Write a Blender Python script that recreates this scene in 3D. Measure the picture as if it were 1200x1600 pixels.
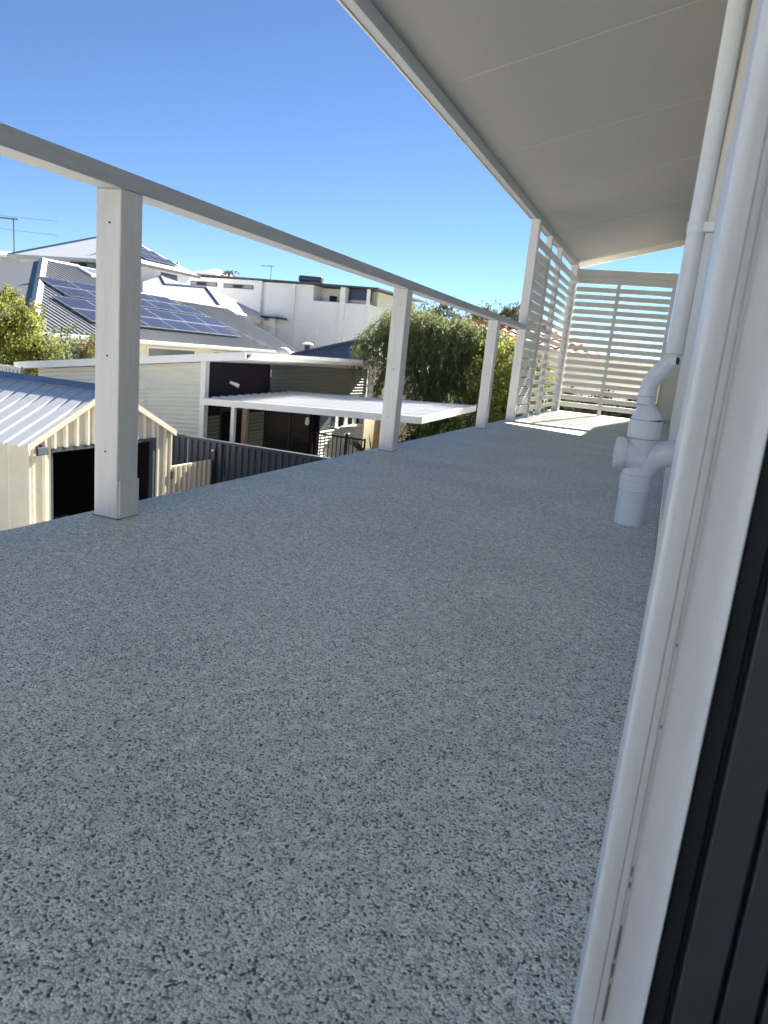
import bpy, bmesh, math, random
import numpy as np
from mathutils import Vector, Matrix
random.seed(7); rng = np.random.default_rng(7)
scn = bpy.context.scene
C = scn.collection
for o in list(bpy.data.objects): bpy.data.objects.remove(o)

# ------------------------------------------------------------------ camera, sky, sun, exposure
CAM_H = 0.5726
AZ, PITCH, ROLL, FPX = 0.3632, 0.2183, 0.0972, 1109.2
fw = Vector((-math.sin(AZ)*math.cos(PITCH), math.cos(AZ)*math.cos(PITCH), -math.sin(PITCH)))
r0 = fw.cross(Vector((0, 0, 1))).normalized(); u0 = r0.cross(fw)
rr = math.cos(ROLL)*r0 + math.sin(ROLL)*u0
uu = -math.sin(ROLL)*r0 + math.cos(ROLL)*u0
cd = bpy.data.cameras.new('camera'); cam = bpy.data.objects.new('camera', cd); C.objects.link(cam)
M = Matrix((rr, uu, -fw)).transposed().to_4x4(); M.translation = Vector((0, 0, CAM_H))
cam.matrix_world = M
cd.sensor_fit = 'VERTICAL'; cd.sensor_height = 36.0; cd.lens = FPX/1600*36
cd.clip_start = 0.02; cd.clip_end = 3000
cd.dof.use_dof = True; cd.dof.focus_distance = 1.9; cd.dof.aperture_fstop = 12
scn.camera = cam

SUN_EL, SUN_AZ = math.radians(30.5), math.radians(7.7)       # azimuth from +Y towards +X
w = bpy.data.worlds.new('World'); scn.world = w; w.use_nodes = True
nt = w.node_tree; nt.nodes.clear()
sky = nt.nodes.new('ShaderNodeTexSky'); sky.sky_type = 'NISHITA'; sky.sun_disc = False
sky.sun_elevation = SUN_EL; sky.sun_rotation = SUN_AZ
sky.air_density = 0.6; sky.dust_density = 0.0; sky.ozone_density = 5.0; sky.altitude = 0
bg = nt.nodes.new('ShaderNodeBackground'); bg.inputs['Strength'].default_value = 0.027
out = nt.nodes.new('ShaderNodeOutputWorld')
nt.links.new(sky.outputs[0], bg.inputs[0]); nt.links.new(bg.outputs[0], out.inputs[0])
sd = bpy.data.lights.new('sun', 'SUN'); sd.energy = 5.0; sd.angle = math.radians(0.5); sd.color = (1, 0.93, 0.83)
sun = bpy.data.objects.new('sun', sd); C.objects.link(sun)
sv = Vector((math.sin(SUN_AZ)*math.cos(SUN_EL), math.cos(SUN_AZ)*math.cos(SUN_EL), math.sin(SUN_EL)))
sun.rotation_euler = (-sv).to_track_quat('-Z', 'Y').to_euler(); sun.location = sv*60
vs = scn.view_settings; vs.view_transform = 'Standard'; vs.look = 'None'; vs.gamma = 1; vs.use_curve_mapping = False
vs.exposure = 2.7
scn.cycles.max_bounces = 10; scn.cycles.diffuse_bounces = 6; scn.cycles.transparent_max_bounces = 8
scn.cycles.use_denoising = True

# ------------------------------------------------------------------ materials
def newmat(name):
    m = bpy.data.materials.new(name); m.use_nodes = True
    n = m.node_tree.nodes; l = m.node_tree.links
    return m, n, l, n['Principled BSDF']
def mat(name, col, rough=0.6, var=0.12, scale=6.0, metal=0.0, bump=0.0, bscale=40.0, stretch=(1, 1, 1), spec=0.5, tint=None):
    """paint / metal / render: slow colour wear plus a fine relief"""
    m, n, l, p = newmat(name)
    tc = n.new('ShaderNodeTexCoord'); mp = n.new('ShaderNodeMapping'); mp.inputs['Scale'].default_value = stretch
    l.new(tc.outputs['Object'], mp.inputs[0])
    no = n.new('ShaderNodeTexNoise'); no.inputs['Scale'].default_value = scale; no.inputs['Detail'].default_value = 6
    no.inputs['Roughness'].default_value = 0.65
    l.new(mp.outputs[0], no.inputs['Vector'])
    cr = n.new('ShaderNodeValToRGB'); cr.color_ramp.elements[0].position = 0.3; cr.color_ramp.elements[1].position = 0.7
    t = tint or tuple(c*(1-var) for c in col)
    cr.color_ramp.elements[0].color = (*t, 1); cr.color_ramp.elements[1].color = (*[min(1, c*(1+var*0.4)) for c in col], 1)
    l.new(no.outputs['Fac'], cr.inputs[0]); l.new(cr.outputs[0], p.inputs['Base Color'])
    p.inputs['Roughness'].default_value = rough; p.inputs['Metallic'].default_value = metal
    p.inputs['Specular IOR Level'].default_value = spec
    if bump:
        b2 = n.new('ShaderNodeTexNoise'); b2.inputs['Scale'].default_value = bscale; b2.inputs['Detail'].default_value = 5
        l.new(mp.outputs[0], b2.inputs['Vector'])
        bu = n.new('ShaderNodeBump'); bu.inputs['Strength'].default_value = bump; bu.inputs['Distance'].default_value = 0.004
        l.new(b2.outputs['Fac'], bu.inputs['Height']); l.new(bu.outputs[0], p.inputs['Normal'])
    return m
def leafmat(name, a, b, c, scale=1.5, trans=0.35):
    m, n, l, p = newmat(name)
    tc = n.new('ShaderNodeTexCoord'); no = n.new('ShaderNodeTexNoise'); no.inputs['Scale'].default_value = scale
    no.inputs['Detail'].default_value = 8; no.inputs['Roughness'].default_value = 0.75
    l.new(tc.outputs['Object'], no.inputs['Vector'])
    cr = n.new('ShaderNodeValToRGB'); e = cr.color_ramp.elements
    e[0].position = 0.33; e[0].color = (*a, 1); e[1].position = 0.7; e[1].color = (*c, 1)
    k = e.new(0.5); k.color = (*b, 1)
    l.new(no.outputs['Fac'], cr.inputs[0]); l.new(cr.outputs[0], p.inputs['Base Color'])
    p.inputs['Roughness'].default_value = 0.65; p.inputs['Specular IOR Level'].default_value = 0.2
    tr = n.new('ShaderNodeBsdfTranslucent'); l.new(cr.outputs[0], tr.inputs[0])
    mx = n.new('ShaderNodeMixShader'); mx.inputs[0].default_value = trans
    l.new(p.outputs[0], mx.inputs[1]); l.new(tr.outputs[0], mx.inputs[2])
    l.new(mx.outputs[0], n['Material Output'].inputs[0])
    return m
def deckmat():
    m, n, l, p = newmat('pebble_resin')
    tc = n.new('ShaderNodeTexCoord')
    wn = n.new('ShaderNodeTexNoise'); wn.inputs['Scale'].default_value = 260; l.new(tc.outputs['Object'], wn.inputs['Vector'])
    mxv = n.new('ShaderNodeVectorMath'); mxv.operation = 'MULTIPLY_ADD'; mxv.inputs[1].default_value = (0.0018,)*3
    l.new(wn.outputs['Color'], mxv.inputs[0]); l.new(tc.outputs['Object'], mxv.inputs[2])
    vo = n.new('ShaderNodeTexVoronoi'); vo.voronoi_dimensions = '2D'; vo.inputs['Scale'].default_value = 335; l.new(mxv.outputs[0], vo.inputs['Vector'])
    sep = n.new('ShaderNodeSeparateColor'); l.new(vo.outputs['Color'], sep.inputs[0])
    cr = n.new('ShaderNodeValToRGB'); cr.color_ramp.interpolation = 'CONSTANT'; e = cr.color_ramp.elements
    stops = [(0.0, (.09, .098, .093)), (.05, (.32, .345, .315)), (.13, (.52, .565, .515)), (.28, (.68, .735, .67)), (.52, (.77, .825, .755)), (.76, (.85, .895, .83)), (.92, (.91, .94, .885)), (.968, (.50, .39, .29))]
    e[0].position, e[0].color = stops[0][0], (*stops[0][1], 1); e[1].position, e[1].color = stops[1][0], (*stops[1][1], 1)
    for s, c in stops[2:]:
        k = e.new(s); k.color = (*c, 1)
    l.new(sep.outputs[0], cr.inputs[0])
    # dark resin binder between the pebbles, crevice shade put into its colour
    rm = n.new('ShaderNodeMapRange'); rm.inputs['From Min'].default_value = 0.56; rm.inputs['From Max'].default_value = 0.92
    l.new(vo.outputs['Distance'], rm.inputs['Value'])
    m1 = n.new('ShaderNodeMix'); m1.data_type = 'RGBA'; l.new(rm.outputs[0], m1.inputs['Factor']); l.new(cr.outputs[0], m1.inputs['A'])
    m1.inputs['B'].default_value = (.10, .098, .095, 1)
    # trowelled patches a few centimetres wide, more or fewer dark stones
    cl = n.new('ShaderNodeTexNoise'); cl.inputs['Scale'].default_value = 42; cl.inputs['Detail'].default_value = 6; cl.inputs['Roughness'].default_value = .7
    l.new(tc.outputs['Object'], cl.inputs['Vector'])
    c2 = n.new('ShaderNodeMapRange'); c2.inputs['From Min'].default_value = .33; c2.inputs['From Max'].default_value = .67
    c2.inputs['To Min'].default_value = .74; c2.inputs['To Max'].default_value = 1.16; l.new(cl.outputs['Fac'], c2.inputs['Value'])
    lo = n.new('ShaderNodeTexNoise'); lo.inputs['Scale'].default_value = 2.2; lo.inputs['Detail'].default_value = 4; l.new(tc.outputs['Object'], lo.inputs['Vector'])
    c3 = n.new('ShaderNodeMapRange'); c3.inputs['From Min'].default_value = .3; c3.inputs['From Max'].default_value = .7
    c3.inputs['To Min'].default_value = .9; c3.inputs['To Max'].default_value = 1.08; l.new(lo.outputs['Fac'], c3.inputs['Value'])
    mm = n.new('ShaderNodeMath'); mm.operation = 'MULTIPLY'; l.new(c2.outputs[0], mm.inputs[0]); l.new(c3.outputs[0], mm.inputs[1])
    m2 = n.new('ShaderNodeVectorMath'); m2.operation = 'SCALE'; l.new(m1.outputs['Result'], m2.inputs[0]); l.new(mm.outputs[0], m2.inputs['Scale'])
    l.new(m2.outputs[0], p.inputs['Base Color'])
    bu = n.new('ShaderNodeBump'); bu.inputs['Strength'].default_value = 0.9; bu.inputs['Distance'].default_value = 0.0022; bu.invert = True
    l.new(vo.outputs['Distance'], bu.inputs['Height']); l.new(bu.outputs[0], p.inputs['Normal'])
    p.inputs['Roughness'].default_value = 0.54; p.inputs['Specular IOR Level'].default_value = 0.4
    return m
def glassmat(name, col=(.03, .04, .05), rough=0.05, spec=.4):
    m, n, l, p = newmat(name); p.inputs['Base Color'].default_value = (*col, 1); p.inputs['Roughness'].default_value = rough
    p.inputs['Specular IOR Level'].default_value = spec; return m
def pvmat():
    m, n, l, p = newmat('solar_cells')
    tc = n.new('ShaderNodeTexCoord'); br = n.new('ShaderNodeTexBrick'); br.offset = 0
    br.inputs['Scale'].default_value = 1.0; br.inputs['Brick Width'].default_value = .16; br.inputs['Row Height'].default_value = .16
    br.inputs['Mortar Size'].default_value = .004; br.inputs['Color1'].default_value = (.013, .015, .028, 1); br.inputs['Color2'].default_value = (.017, .020, .036, 1)
    br.inputs['Mortar'].default_value = (.07, .08, .11, 1)
    mp = n.new('ShaderNodeMapping'); mp.inputs['Rotation'].default_value = (0, 0, math.pi/2)
    l.new(tc.outputs['Object'], mp.inputs[0]); l.new(mp.outputs[0], br.inputs['Vector']); l.new(br.outputs['Color'], p.inputs['Base Color'])
    p.inputs['Roughness'].default_value = .22; p.inputs['Specular IOR Level'].default_value = .6; return m
def groundmat():
    m, n, l, p = newmat('yard_ground')
    tc = n.new('ShaderNodeTexCoord'); no = n.new('ShaderNodeTexNoise'); no.inputs['Scale'].default_value = .35; no.inputs['Detail'].default_value = 8
    l.new(tc.outputs['Object'], no.inputs['Vector']); cr = n.new('ShaderNodeValToRGB'); e = cr.color_ramp.elements
    e[0].position = .42; e[0].color = (.08, .10, .035, 1); e[1].position = .56; e[1].color = (.42, .38, .31, 1)
    l.new(no.outputs['Fac'], cr.inputs[0]); l.new(cr.outputs[0], p.inputs['Base Color']); p.inputs['Roughness'].default_value = .95
    return m
def tilemat():
    return mat('terracotta', (.50, .175, .075), .8, .35, 9, tint=(.32, .11, .05))

MW = mat('white_timber_paint', (.74, .735, .72), .48, .10, 5, bump=.25, bscale=30, stretch=(8, 1, 8))
MWV = mat('white_timber_paint_upright', (.74, .735, .72), .48, .10, 5, bump=.35, bscale=26, stretch=(9, 9, .8))
MTRIM = mat('white_gloss_trim', (.78, .825, .88), .35, .09, 14, bump=.12, bscale=60, stretch=(3, 3, .4))
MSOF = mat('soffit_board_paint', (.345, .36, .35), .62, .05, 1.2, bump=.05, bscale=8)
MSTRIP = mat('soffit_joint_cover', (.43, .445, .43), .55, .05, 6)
MPVC = mat('painted_pvc', (.72, .755, .81), .33, .07, 10, bump=.06, bscale=50)
MRAIL = mat('grey_white_rail_paint', (.50, .53, .57), .5, .12, 5, bump=.25, bscale=30, stretch=(8, 1, 8))
MWROOF2 = mat('pale_roof_shaded', (.36, .385, .42), .45, .07, 2)  # pale roof steel with the shade of the front slopes put into its colour
MFOOTSHADE = mat('foot_shade_grey', (.22, .23, .23), .8, .3, 30)  # tone of the contact shadow at the post feet
MPATIO = mat('patio_roof_steel', (.50, .53, .56), .45, .10, 3)
MGAP = mat('dark_gap_sealant', (.06, .06, .065), .8, .3, 30)
MDECK = deckmat()
MALU = mat('dark_aluminium', (.035, .042, .052), .38, .25, 20, metal=.3)
MALU2 = mat('grey_aluminium', (.085, .105, .125), .42, .15, 20, metal=.3)
MBLK = mat('black_plastic', (.012, .012, .013), .6, .2, 20)
MNAIL = mat('rusty_nail_hole', (.03, .022, .018), .9, .2, 30)
MCLAD = mat('white_cladding', (.72, .725, .73), .5, .07, 7, bump=.1, bscale=30, stretch=(2, 2, .5))
MBOARD = mat('weatherboard_warm_lit', (.62, .60, .55), .6, .08, 6)  # warm light on the far return put into the board colour
MSHED = mat('cream_sheet_steel', (.66, .62, .50), .45, .12, 2.2, bump=.05, bscale=9)
MZINC = mat('zincalume', (.66, .68, .69), .45, .10, 7, metal=.0, stretch=(.4, 3, 3))
MDKFENCE = mat('slate_grey_sheet', (.030, .040, .062), .6, .2, 3, spec=.3)
MCGATE = mat('cream_gate_sheet', (.58, .53, .40), .5, .12, 3)
MCOR = mat('pale_corrugated_steel', (.60, .60, .545), .45, .10, 2.0, stretch=(.5, .5, 5))
MWSTEEL = mat('white_steel', (.72, .72, .71), .4, .08, 5)
MPURP = mat('dark_aubergine_cladding', (.012, .007, .017), .6, .25, 5, spec=.2)
MSHADE = mat('shed_inner_shade', (.022, .02, .02), .9, .3, 5, spec=.1)  # near-black colour standing in for the shade inside the shed
MCORSHADE = mat('shaded_corrugated_steel', (.11, .125, .12), .5, .12, 2.0, spec=.25, stretch=(.5, .5, 5))  # pale corrugated steel darkened to carry the shade on the +X face
MGLASS = glassmat('dark_glass', (.008, .009, .012), .15, .12)
MGLASS2 = glassmat('grey_glass', (.12, .15, .18), .08)
MROOFGREY = mat('grey_roof_steel', (.165, .18, .195), .45, .12, 3, stretch=(.4, 2, 2))
MCAP = mat('pale_ridge_cap', (.55, .56, .56), .4, .1, 4)
MSOL = pvmat()
MPVF = mat('panel_frame', (.17, .185, .21), .45, .05, 10, metal=.3)
MREND = mat('white_render', (.74, .745, .75), .75, .06, 1.3, bump=.08, bscale=12)
MREND2 = mat('warm_white_render', (.66, .62, .55), .75, .06, 1.3)
MWROOF = mat('pale_grey_roof', (.62, .64, .67), .42, .07, 2)
MCHAR = mat('charcoal_fascia', (.035, .04, .048), .5, .2, 4)
MNAVY = mat('navy_panel', (.02, .035, .085), .4, .2, 4)
MSLATE = mat('slate_blue_roof', (.13, .155, .19), .6, .15, 5)
MCREAMW = mat('cream_wall', (.72, .66, .53), .8, .08, 2)
MTILE = tilemat()
MBRICK = mat('tan_brick', (.36, .26, .17), .85, .25, 9)
MBARK = mat('bark', (.14, .11, .085), .95, .35, 9, bump=.5, bscale=20)
MWEEP = leafmat('weeping_foliage', (.045, .065, .025), (.105, .135, .055), (.25, .255, .12), 1.3, .45)
MYEL = leafmat('citrus_foliage', (.055, .08, .016), (.165, .19, .042), (.38, .37, .10), 2.0, .45)
MGRN = leafmat('leafy_foliage', (.04, .07, .02), (.09, .13, .04), (.24, .26, .13), 3.0)
MFAR = leafmat('olive_foliage', (.05, .06, .03), (.09, .10, .05), (.16, .15, .08), 1.2, .2)
MRED = leafmat('red_bracts', (.18, .01, .02), (.32, .015, .03), (.45, .03, .06), 6)
MHED = leafmat('mixed_hedge', (.02, .025, .012), (.05, .04, .02), (.28, .22, .16), 9, .15)
MFROND = leafmat('palm_frond', (.05, .06, .03), (.10, .10, .05), (.18, .15, .08), 3)
MGROUND = groundmat()
MPAVE = mat('concrete_paving', (.50, .475, .43), .9, .2, 2.5)
MBUCKET = mat('white_plastic', (.55, .56, .58), .5, .1, 6)
MBOX = mat('cardboard', (.28, .20, .12), .9, .2, 6)

# ------------------------------------------------------------------ geometry helpers
class MB:
    def __init__(s): s.v = []; s.f = []
    def add(s, vs, fs):
        b = len(s.v); s.v += [tuple(x) for x in vs]; s.f += [tuple(i+b for i in f) for f in fs]; return s
    def box(s, x0, x1, y0, y1, z0, z1, c=0.0):
        if c <= 0:
            vs = [(x, y, z) for x in (x0, x1) for y in (y0, y1) for z in (z0, z1)]
            return s.add(vs, [(0, 1, 3, 2), (4, 6, 7, 5), (0, 4, 5, 1), (2, 3, 7, 6), (0, 2, 6, 4), (1, 5, 7, 3)])
        bm = bmesh.new(); bmesh.ops.create_cube(bm, size=1)
        for v in bm.verts: v.co = ((x0+x1)/2+v.co.x*(x1-x0), (y0+y1)/2+v.co.y*(y1-y0), (z0+z1)/2+v.co.z*(z1-z0))
        bmesh.ops.bevel(bm, geom=list(bm.edges), offset=c, segments=2, affect='EDGES', profile=.5)
        bm.verts.index_update(); s.add([v.co[:] for v in bm.verts], [[v.index for v in f.verts] for f in bm.faces]); bm.free(); return s
    def poly(s, pts, th=(0, 0, -.03)):
        """flat polygon given thickness along th"""
        n = len(pts); th = Vector(th)
        vs = [Vector(p) for p in pts]+[Vector(p)+th for p in pts]
        return s.add(vs, [tuple(range(n)), tuple(range(2*n-1, n-1, -1))]+[(i, i+n, (i+1) % n+n, (i+1) % n) for i in range(n)])
    def prism(s, prof, p0, p1, a, b):
        """closed 2D profile (u,v) swept from p0 to p1; u along a, v along b"""
        p0, p1, a, b = map(Vector, (p0, p1, a, b)); n = len(prof)
        vs = [p0+a*u+b*v for u, v in prof]+[p1+a*u+b*v for u, v in prof]
        return s.add(vs, [tuple(range(n-1, -1, -1)), tuple(range(n, 2*n))]+[(i, (i+1) % n, (i+1) % n+n, i+n) for i in range(n)])
    def tube(s, pts, r, n=20, cap=True):
        pts = [Vector(p) for p in pts]; rs = r if isinstance(r, (list, tuple)) else [r]*len(pts)
        b = len(s.v); up = None
        for i, p in enumerate(pts):
            t = (pts[min(i+1, len(pts)-1)]-pts[max(i-1, 0)]).normalized()
            if up is None: up = t.orthogonal().normalized()
            up = (up-t*up.dot(t)).normalized(); e2 = t.cross(up)
            s.v += [tuple(p+(up*math.cos(k*2*math.pi/n)+e2*math.sin(k*2*math.pi/n))*rs[i]) for k in range(n)]
        for i in range(len(pts)-1):
            for k in range(n):
                s.f.append((b+i*n+k, b+i*n+(k+1) % n, b+(i+1)*n+(k+1) % n, b+(i+1)*n+k))
        if cap:
            s.f.append(tuple(b+k for k in range(n-1, -1, -1))); s.f.append(tuple(b+(len(pts)-1)*n+k for k in range(n)))
        return s
    def sheet(s, o, U, V, prof, th=.004):
        """profiled steel sheet: prof = list of (distance along U, height) ; runs along V; height along U x V"""
        o, U, V = map(Vector, (o, U, V)); Nn = U.normalized().cross(V.normalized()).normalized(); Un = U.normalized(); n = len(prof)
        vs = []
        for q in (0, 1):
            for k in (0, -th):
                vs += [o+Un*u+Nn*(h+k)+V*q for u, h in prof]
        f = []
        for i in range(n-1):
            f += [(i, i+1, 2*n+i+1, 2*n+i), (n+i+1, n+i, 3*n+i, 3*n+i+1), (i+1, i, n+i, n+i+1), (2*n+i, 2*n+i+1, 3*n+i+1, 3*n+i)]
        f += [(0, 2*n, 3*n, n), (n-1, 2*n-1, 4*n-1, 3*n-1)]
        return s.add(vs, f)
LOC = {}
def props(o, label=None, cat=None, group=None, kind=None):
    if label: o['label'] = label
    if cat: o['category'] = cat
    if group: o['group'] = group
    if kind: o['kind'] = kind
    return o
def obj(name, mb, m, parent=None, org=None, smooth=False, label=None, kind=None):
    vs = np.array(mb.v, float)
    if org is None:
        lo, hi = vs.min(0), vs.max(0); org = Vector(((lo[0]+hi[0])/2, (lo[1]+hi[1])/2, lo[2]))
    org = Vector(org)
    me = bpy.data.meshes.new(name); me.from_pydata((vs-np.array(org)).tolist(), [], mb.f)
    bm = bmesh.new(); bm.from_mesh(me); bmesh.ops.recalc_face_normals(bm, faces=bm.faces); bm.to_mesh(me); bm.free()
    me.materials.append(m)
    if smooth:
        me.polygons.foreach_set('use_smooth', [True]*len(me.polygons))
        try: me.set_sharp_from_angle(angle=math.radians(35))
        except Exception: pass
    o = bpy.data.objects.new(name, me); C.objects.link(o); LOC[o] = org
    o.location = org-(LOC[parent] if parent else Vector())
    if parent: o.parent = parent
    props(o, label, kind=kind); return o
def thing(name, label, cat, loc, group=None):
    o = bpy.data.objects.new(name, None); C.objects.link(o); o.empty_display_size = .2
    o.location = loc; LOC[o] = Vector(loc); return props(o, label, cat, group)
def rep(o, d, parent=None):
    """copy of a part with its sub-parts, moved by d"""
    c = o.copy(); C.objects.link(c); c.location = o.location+Vector(d); LOC[c] = LOC[o]+Vector(d)
    if parent: c.parent = parent
    for ch in list(o.children):
        k = ch.copy(); C.objects.link(k); k.parent = c; LOC[k] = LOC[ch]+Vector(d)
    return c
def copy_thing(o, d, label=None):
    c = o.copy(); C.objects.link(c); c.location = o.location+Vector(d); LOC[c] = LOC[o]+Vector(d)
    if label: c['label'] = label
    for ch in list(o.children):
        k = ch.copy(); C.objects.link(k); k.parent = c; LOC[k] = LOC[ch]+Vector(d)
        for g in list(ch.children):
            q = g.copy(); C.objects.link(q); q.parent = k; LOC[q] = LOC[g]+Vector(d)
    return c
def wave(L, pitch, amp, n=6):
    k = max(2, int(L/pitch*n)); return [(L*i/k, amp*math.sin(2*math.pi*(L*i/k)/pitch)) for i in range(k+1)]
def ribs(L, pitch, h, wtop, slope, first=None):
    pr = [(0, 0)]; x = pitch/2 if first is None else first
    while x+wtop/2+slope < L:
        pr += [(x-wtop/2-slope, 0), (x-wtop/2, h), (x+wtop/2, h), (x+wtop/2+slope, 0)]; x += pitch
    return pr+[(L, 0)]

# ------------------------------------------------------------------ the setting: ground and deck
def gz(x, y):
    d = max(0, -x-11, y-15); return -3.0+1.9*(1-math.exp(-d/18.0))
g = MB(); N = 60
xs = [-700*abs(t)**2.2*(1 if t > 0 else -1) for t in np.linspace(-1, 1, N)]
gv = [(x-8, y+12, gz(x-8, y+12)) for x in xs for y in [-q for q in xs]]
g.add(gv, [(i*N+j, (i+1)*N+j, (i+1)*N+j+1, i*N+j+1) for i in range(N-1) for j in range(N-1)])
props(obj('ground', g, MGROUND, org=(0, 0, -3), smooth=True), 'sandy suburban ground below and beyond the balcony', kind='structure')
pv = MB().box(-9.0, -2.2, -6, 10.3, -3.3, -2.992)
props(obj('paving', pv, MPAVE), 'concrete yard paving in front of the cream shed', kind='structure')

Y0, Y1 = -2.6, 10.82
DX0, DX1 = -1.644, .04
deck = obj('deck', MB().box(DX0, DX1, Y0, Y1, -.06, 0, .006), MDECK, org=(0, 0, 0))
props(deck, 'grey pebble resin balcony floor', kind='structure')
obj('edge_beam', MB().box(-1.628, -1.585, Y0, Y1, -.30, -.062), MW, deck)
for k in range(22):
    y = Y0+.1+k*.62
    obj('joist', MB().box(-1.58, DX1, y, y+.045, -.25, -.063), MW, deck) if k == 0 else None
for y in (-2.4, 1.7, 6.3, 10.6):
    obj('support_post', MB().box(-1.55, -1.46, y, y+.09, -3.0, -.302), MWV, deck)

# ------------------------------------------------------------------ our house: wall, door, verandah roof
WX = .042
house = thing('house', 'white house wall along the right of the balcony with a dark doorway', 'house', (3.0, 4, -3.0))
SL = .262                                     # roof pitch
def zs(x): return 2.105+SL*(x+1.545)          # underside of the ceiling boards
# cladding boards up to the ceiling, each 150 wide with a recessed joint
first = None
y = .62
while y < 10.74:
    wd = .15
    if first is None:
        first = obj('cladding_board', MB().box(WX, WX+.03, y, y+wd-.006, .012, zs(WX)-.004, .003), MCLAD, house)
    else: rep(first, (0, y-.62, 0))
    y += wd
obj('wall', MB().box(WX+.031, .20, .62, 12.4, -3.0, zs(.05)-.002), MCLAD, house)
obj('wall', MB().box(WX, .20, -6.0, -1.6, -3.0, zs(.05)-.002), MCLAD, house)
obj('wall', MB().box(WX+.031, .20, -1.6, .62, -3.0, -.062), MCLAD, house)
obj('wall', MB().box(.20, 7.0, 12.2, 12.4, -3.0, 2.9), MCLAD, house)
obj('wall', MB().box(.20, 7.0, -6.0, -5.8, -3.0, 2.9), MCLAD, house)
obj('wall', MB().box(7.0, 7.2, -6.0, 12.4, -3.0, 2.9), MCLAD, house)
obj('floor', MB().box(.20, 7.0, -5.8, 12.2, -.1, -.02), MBOX, house)
obj('ceiling', MB().box(.20, 7.0, -5.8, 12.2, 2.52, 2.6), MSOF, house)
obj('partition', MB().box(3.2, 3.3, -5.8, 12.2, -.02, 2.52), MCLAD, house)
obj('lintel', MB().box(WX, .20, -1.6, .62, 2.12, zs(.05)-.002), MCLAD, house)
# return at the far end with lapped boards
ret = None
for k in range(30):
    z = .03+k*.0815
    prof = [(0, 0), (.020, 0), (.010, .083), (0, .083)]
    if ret is None: ret = obj('weatherboard', MB().prism(prof, (-.165, 10.80, z), (WX, 10.80, z), (0, -1, 0), (0, 0, 1)), MBOARD, house)
    else: rep(ret, (0, 0, k*.0815))
obj('wall', MB().box(-.18, WX+.03, 10.803, 12.4, -3.0, zs(-.18)-.003), MBOARD, house)
# unseen wall behind the camera, added to bounce sunlight onto the balcony
obj('bounce_wall', MB().box(-1.62, WX-.002, -2.95, -2.62, -3.0, 2.75), MCLAD, house)
obj('bounce_wall_coping', MB().box(-1.66, WX-.002, -2.99, -2.58, 2.751, 2.80, .005), MWSTEEL, house)
# door casing and aluminium sliding door frame, all uprights beside the camera
YD = .45
casing = obj('door_casing', MB().prism([(0, 0), (.0012, .0016), (.0035, .0024), (.0085, .0022), (.0125, .0019), (.0135, .0010), (.0165, .0009), (.0178, .0004), (.0185, -.0008), (.0185, -.16), (0, -.16)], (.0095, YD, -.02), (.0095, YD, 2.12), (1, 0, 0), (0, -1, 0)), MTRIM, house, smooth=True)
obj('casing_joint', MB().box(.0278, .02935, YD+.0006, YD+.02, -.02, 2.12), MTRIM, casing)
for z0, z1 in ((.135, .165), (.171, .182), (.186, .213), (.243, .247), (.252, .259), (.36, .362), (.415, .417)):
    obj('paint_crack', MB().box(.0281, .0289, YD-.0002, YD+.0005, z0, z1), MGAP, casing)
obj('door_jamb', MB().prism([(0, 0), (.0150, 0), (.0205, .0015), (.0228, .0035), (.0236, .0035), (.0236, -.15), (0, -.15)], (.0293, YD+.002, -.02), (.0293, YD+.002, 2.12), (1, 0, 0), (0, -1, 0)), MTRIM, house, smooth=True)
dr = thing('sliding_door', 'dark aluminium sliding door frame at the right edge beside the white casing', 'door', (.1, YD, -.02))
for x0, x1, yo, mm, nm in ((.0534, .0665, .006, MALU, 'outer_channel'), (.0668, .0700, .010, MBLK, 'brush_seal'), (.0703, .0945, .004, MALU2, 'door_stile'), (.0948, .0980, .012, MBLK, 'brush_seal'),
                           (.0983, .1180, .006, MALU2, 'inner_stile'), (.1183, .1215, .013, MBLK, 'brush_seal'), (.1218, .160, .008, MALU2, 'jamb_cover')):
    obj(nm, MB().box(x0, x1, YD+yo, YD+.16, -.018, 2.10, .0012), mm, dr)
obj('latch', MB().box(.1225, .130, YD-.004, YD+.0075, .245, .268, .002), MBLK, dr)
obj('glass_pane', MB().box(.1605, .168, -1.55, YD+.16, -.018, 2.10), MGLASS, dr)
obj('threshold', MB().box(WX+.002, .16, -1.55, YD-.005, -.06, -.02), MALU, dr)

roof = thing('verandah_roof', 'white raked balcony ceiling with thin joint strips and fascia beam', 'roof', (-.7, 4, 2.03))
YR0, YR1 = -0.6, 10.96  # unseen near roof end, set short to let sun onto the added wall
joints = [4.29-3*1.62, 4.29-2*1.62, 4.29-1.62, 4.29, 5.68, 7.05, 8.72]
edges = [YR0]+[j for j in joints if j > YR0+.2]+[YR1-.045]
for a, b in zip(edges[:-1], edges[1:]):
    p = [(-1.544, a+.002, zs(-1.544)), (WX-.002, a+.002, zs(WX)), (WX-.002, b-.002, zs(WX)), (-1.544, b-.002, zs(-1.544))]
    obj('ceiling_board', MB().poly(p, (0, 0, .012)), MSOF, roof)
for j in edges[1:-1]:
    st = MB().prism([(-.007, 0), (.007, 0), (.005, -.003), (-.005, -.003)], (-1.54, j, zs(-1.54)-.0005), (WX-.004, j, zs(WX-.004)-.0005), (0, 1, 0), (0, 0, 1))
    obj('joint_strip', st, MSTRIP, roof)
obj('fascia_beam', MB().box(-1.60, -1.546, YR0, YR1-.045, 2.035, 2.20, .003), MRAIL, roof)
obj('fascia_lip', MB().prism([(0, 0), (.012, 0), (.012, .10), (0, .10)], (-1.613, YR0, 2.028), (-1.613, YR1-.045, 2.028), (1, 0, 0), (0, 0, 1)), MW, roof)
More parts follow.
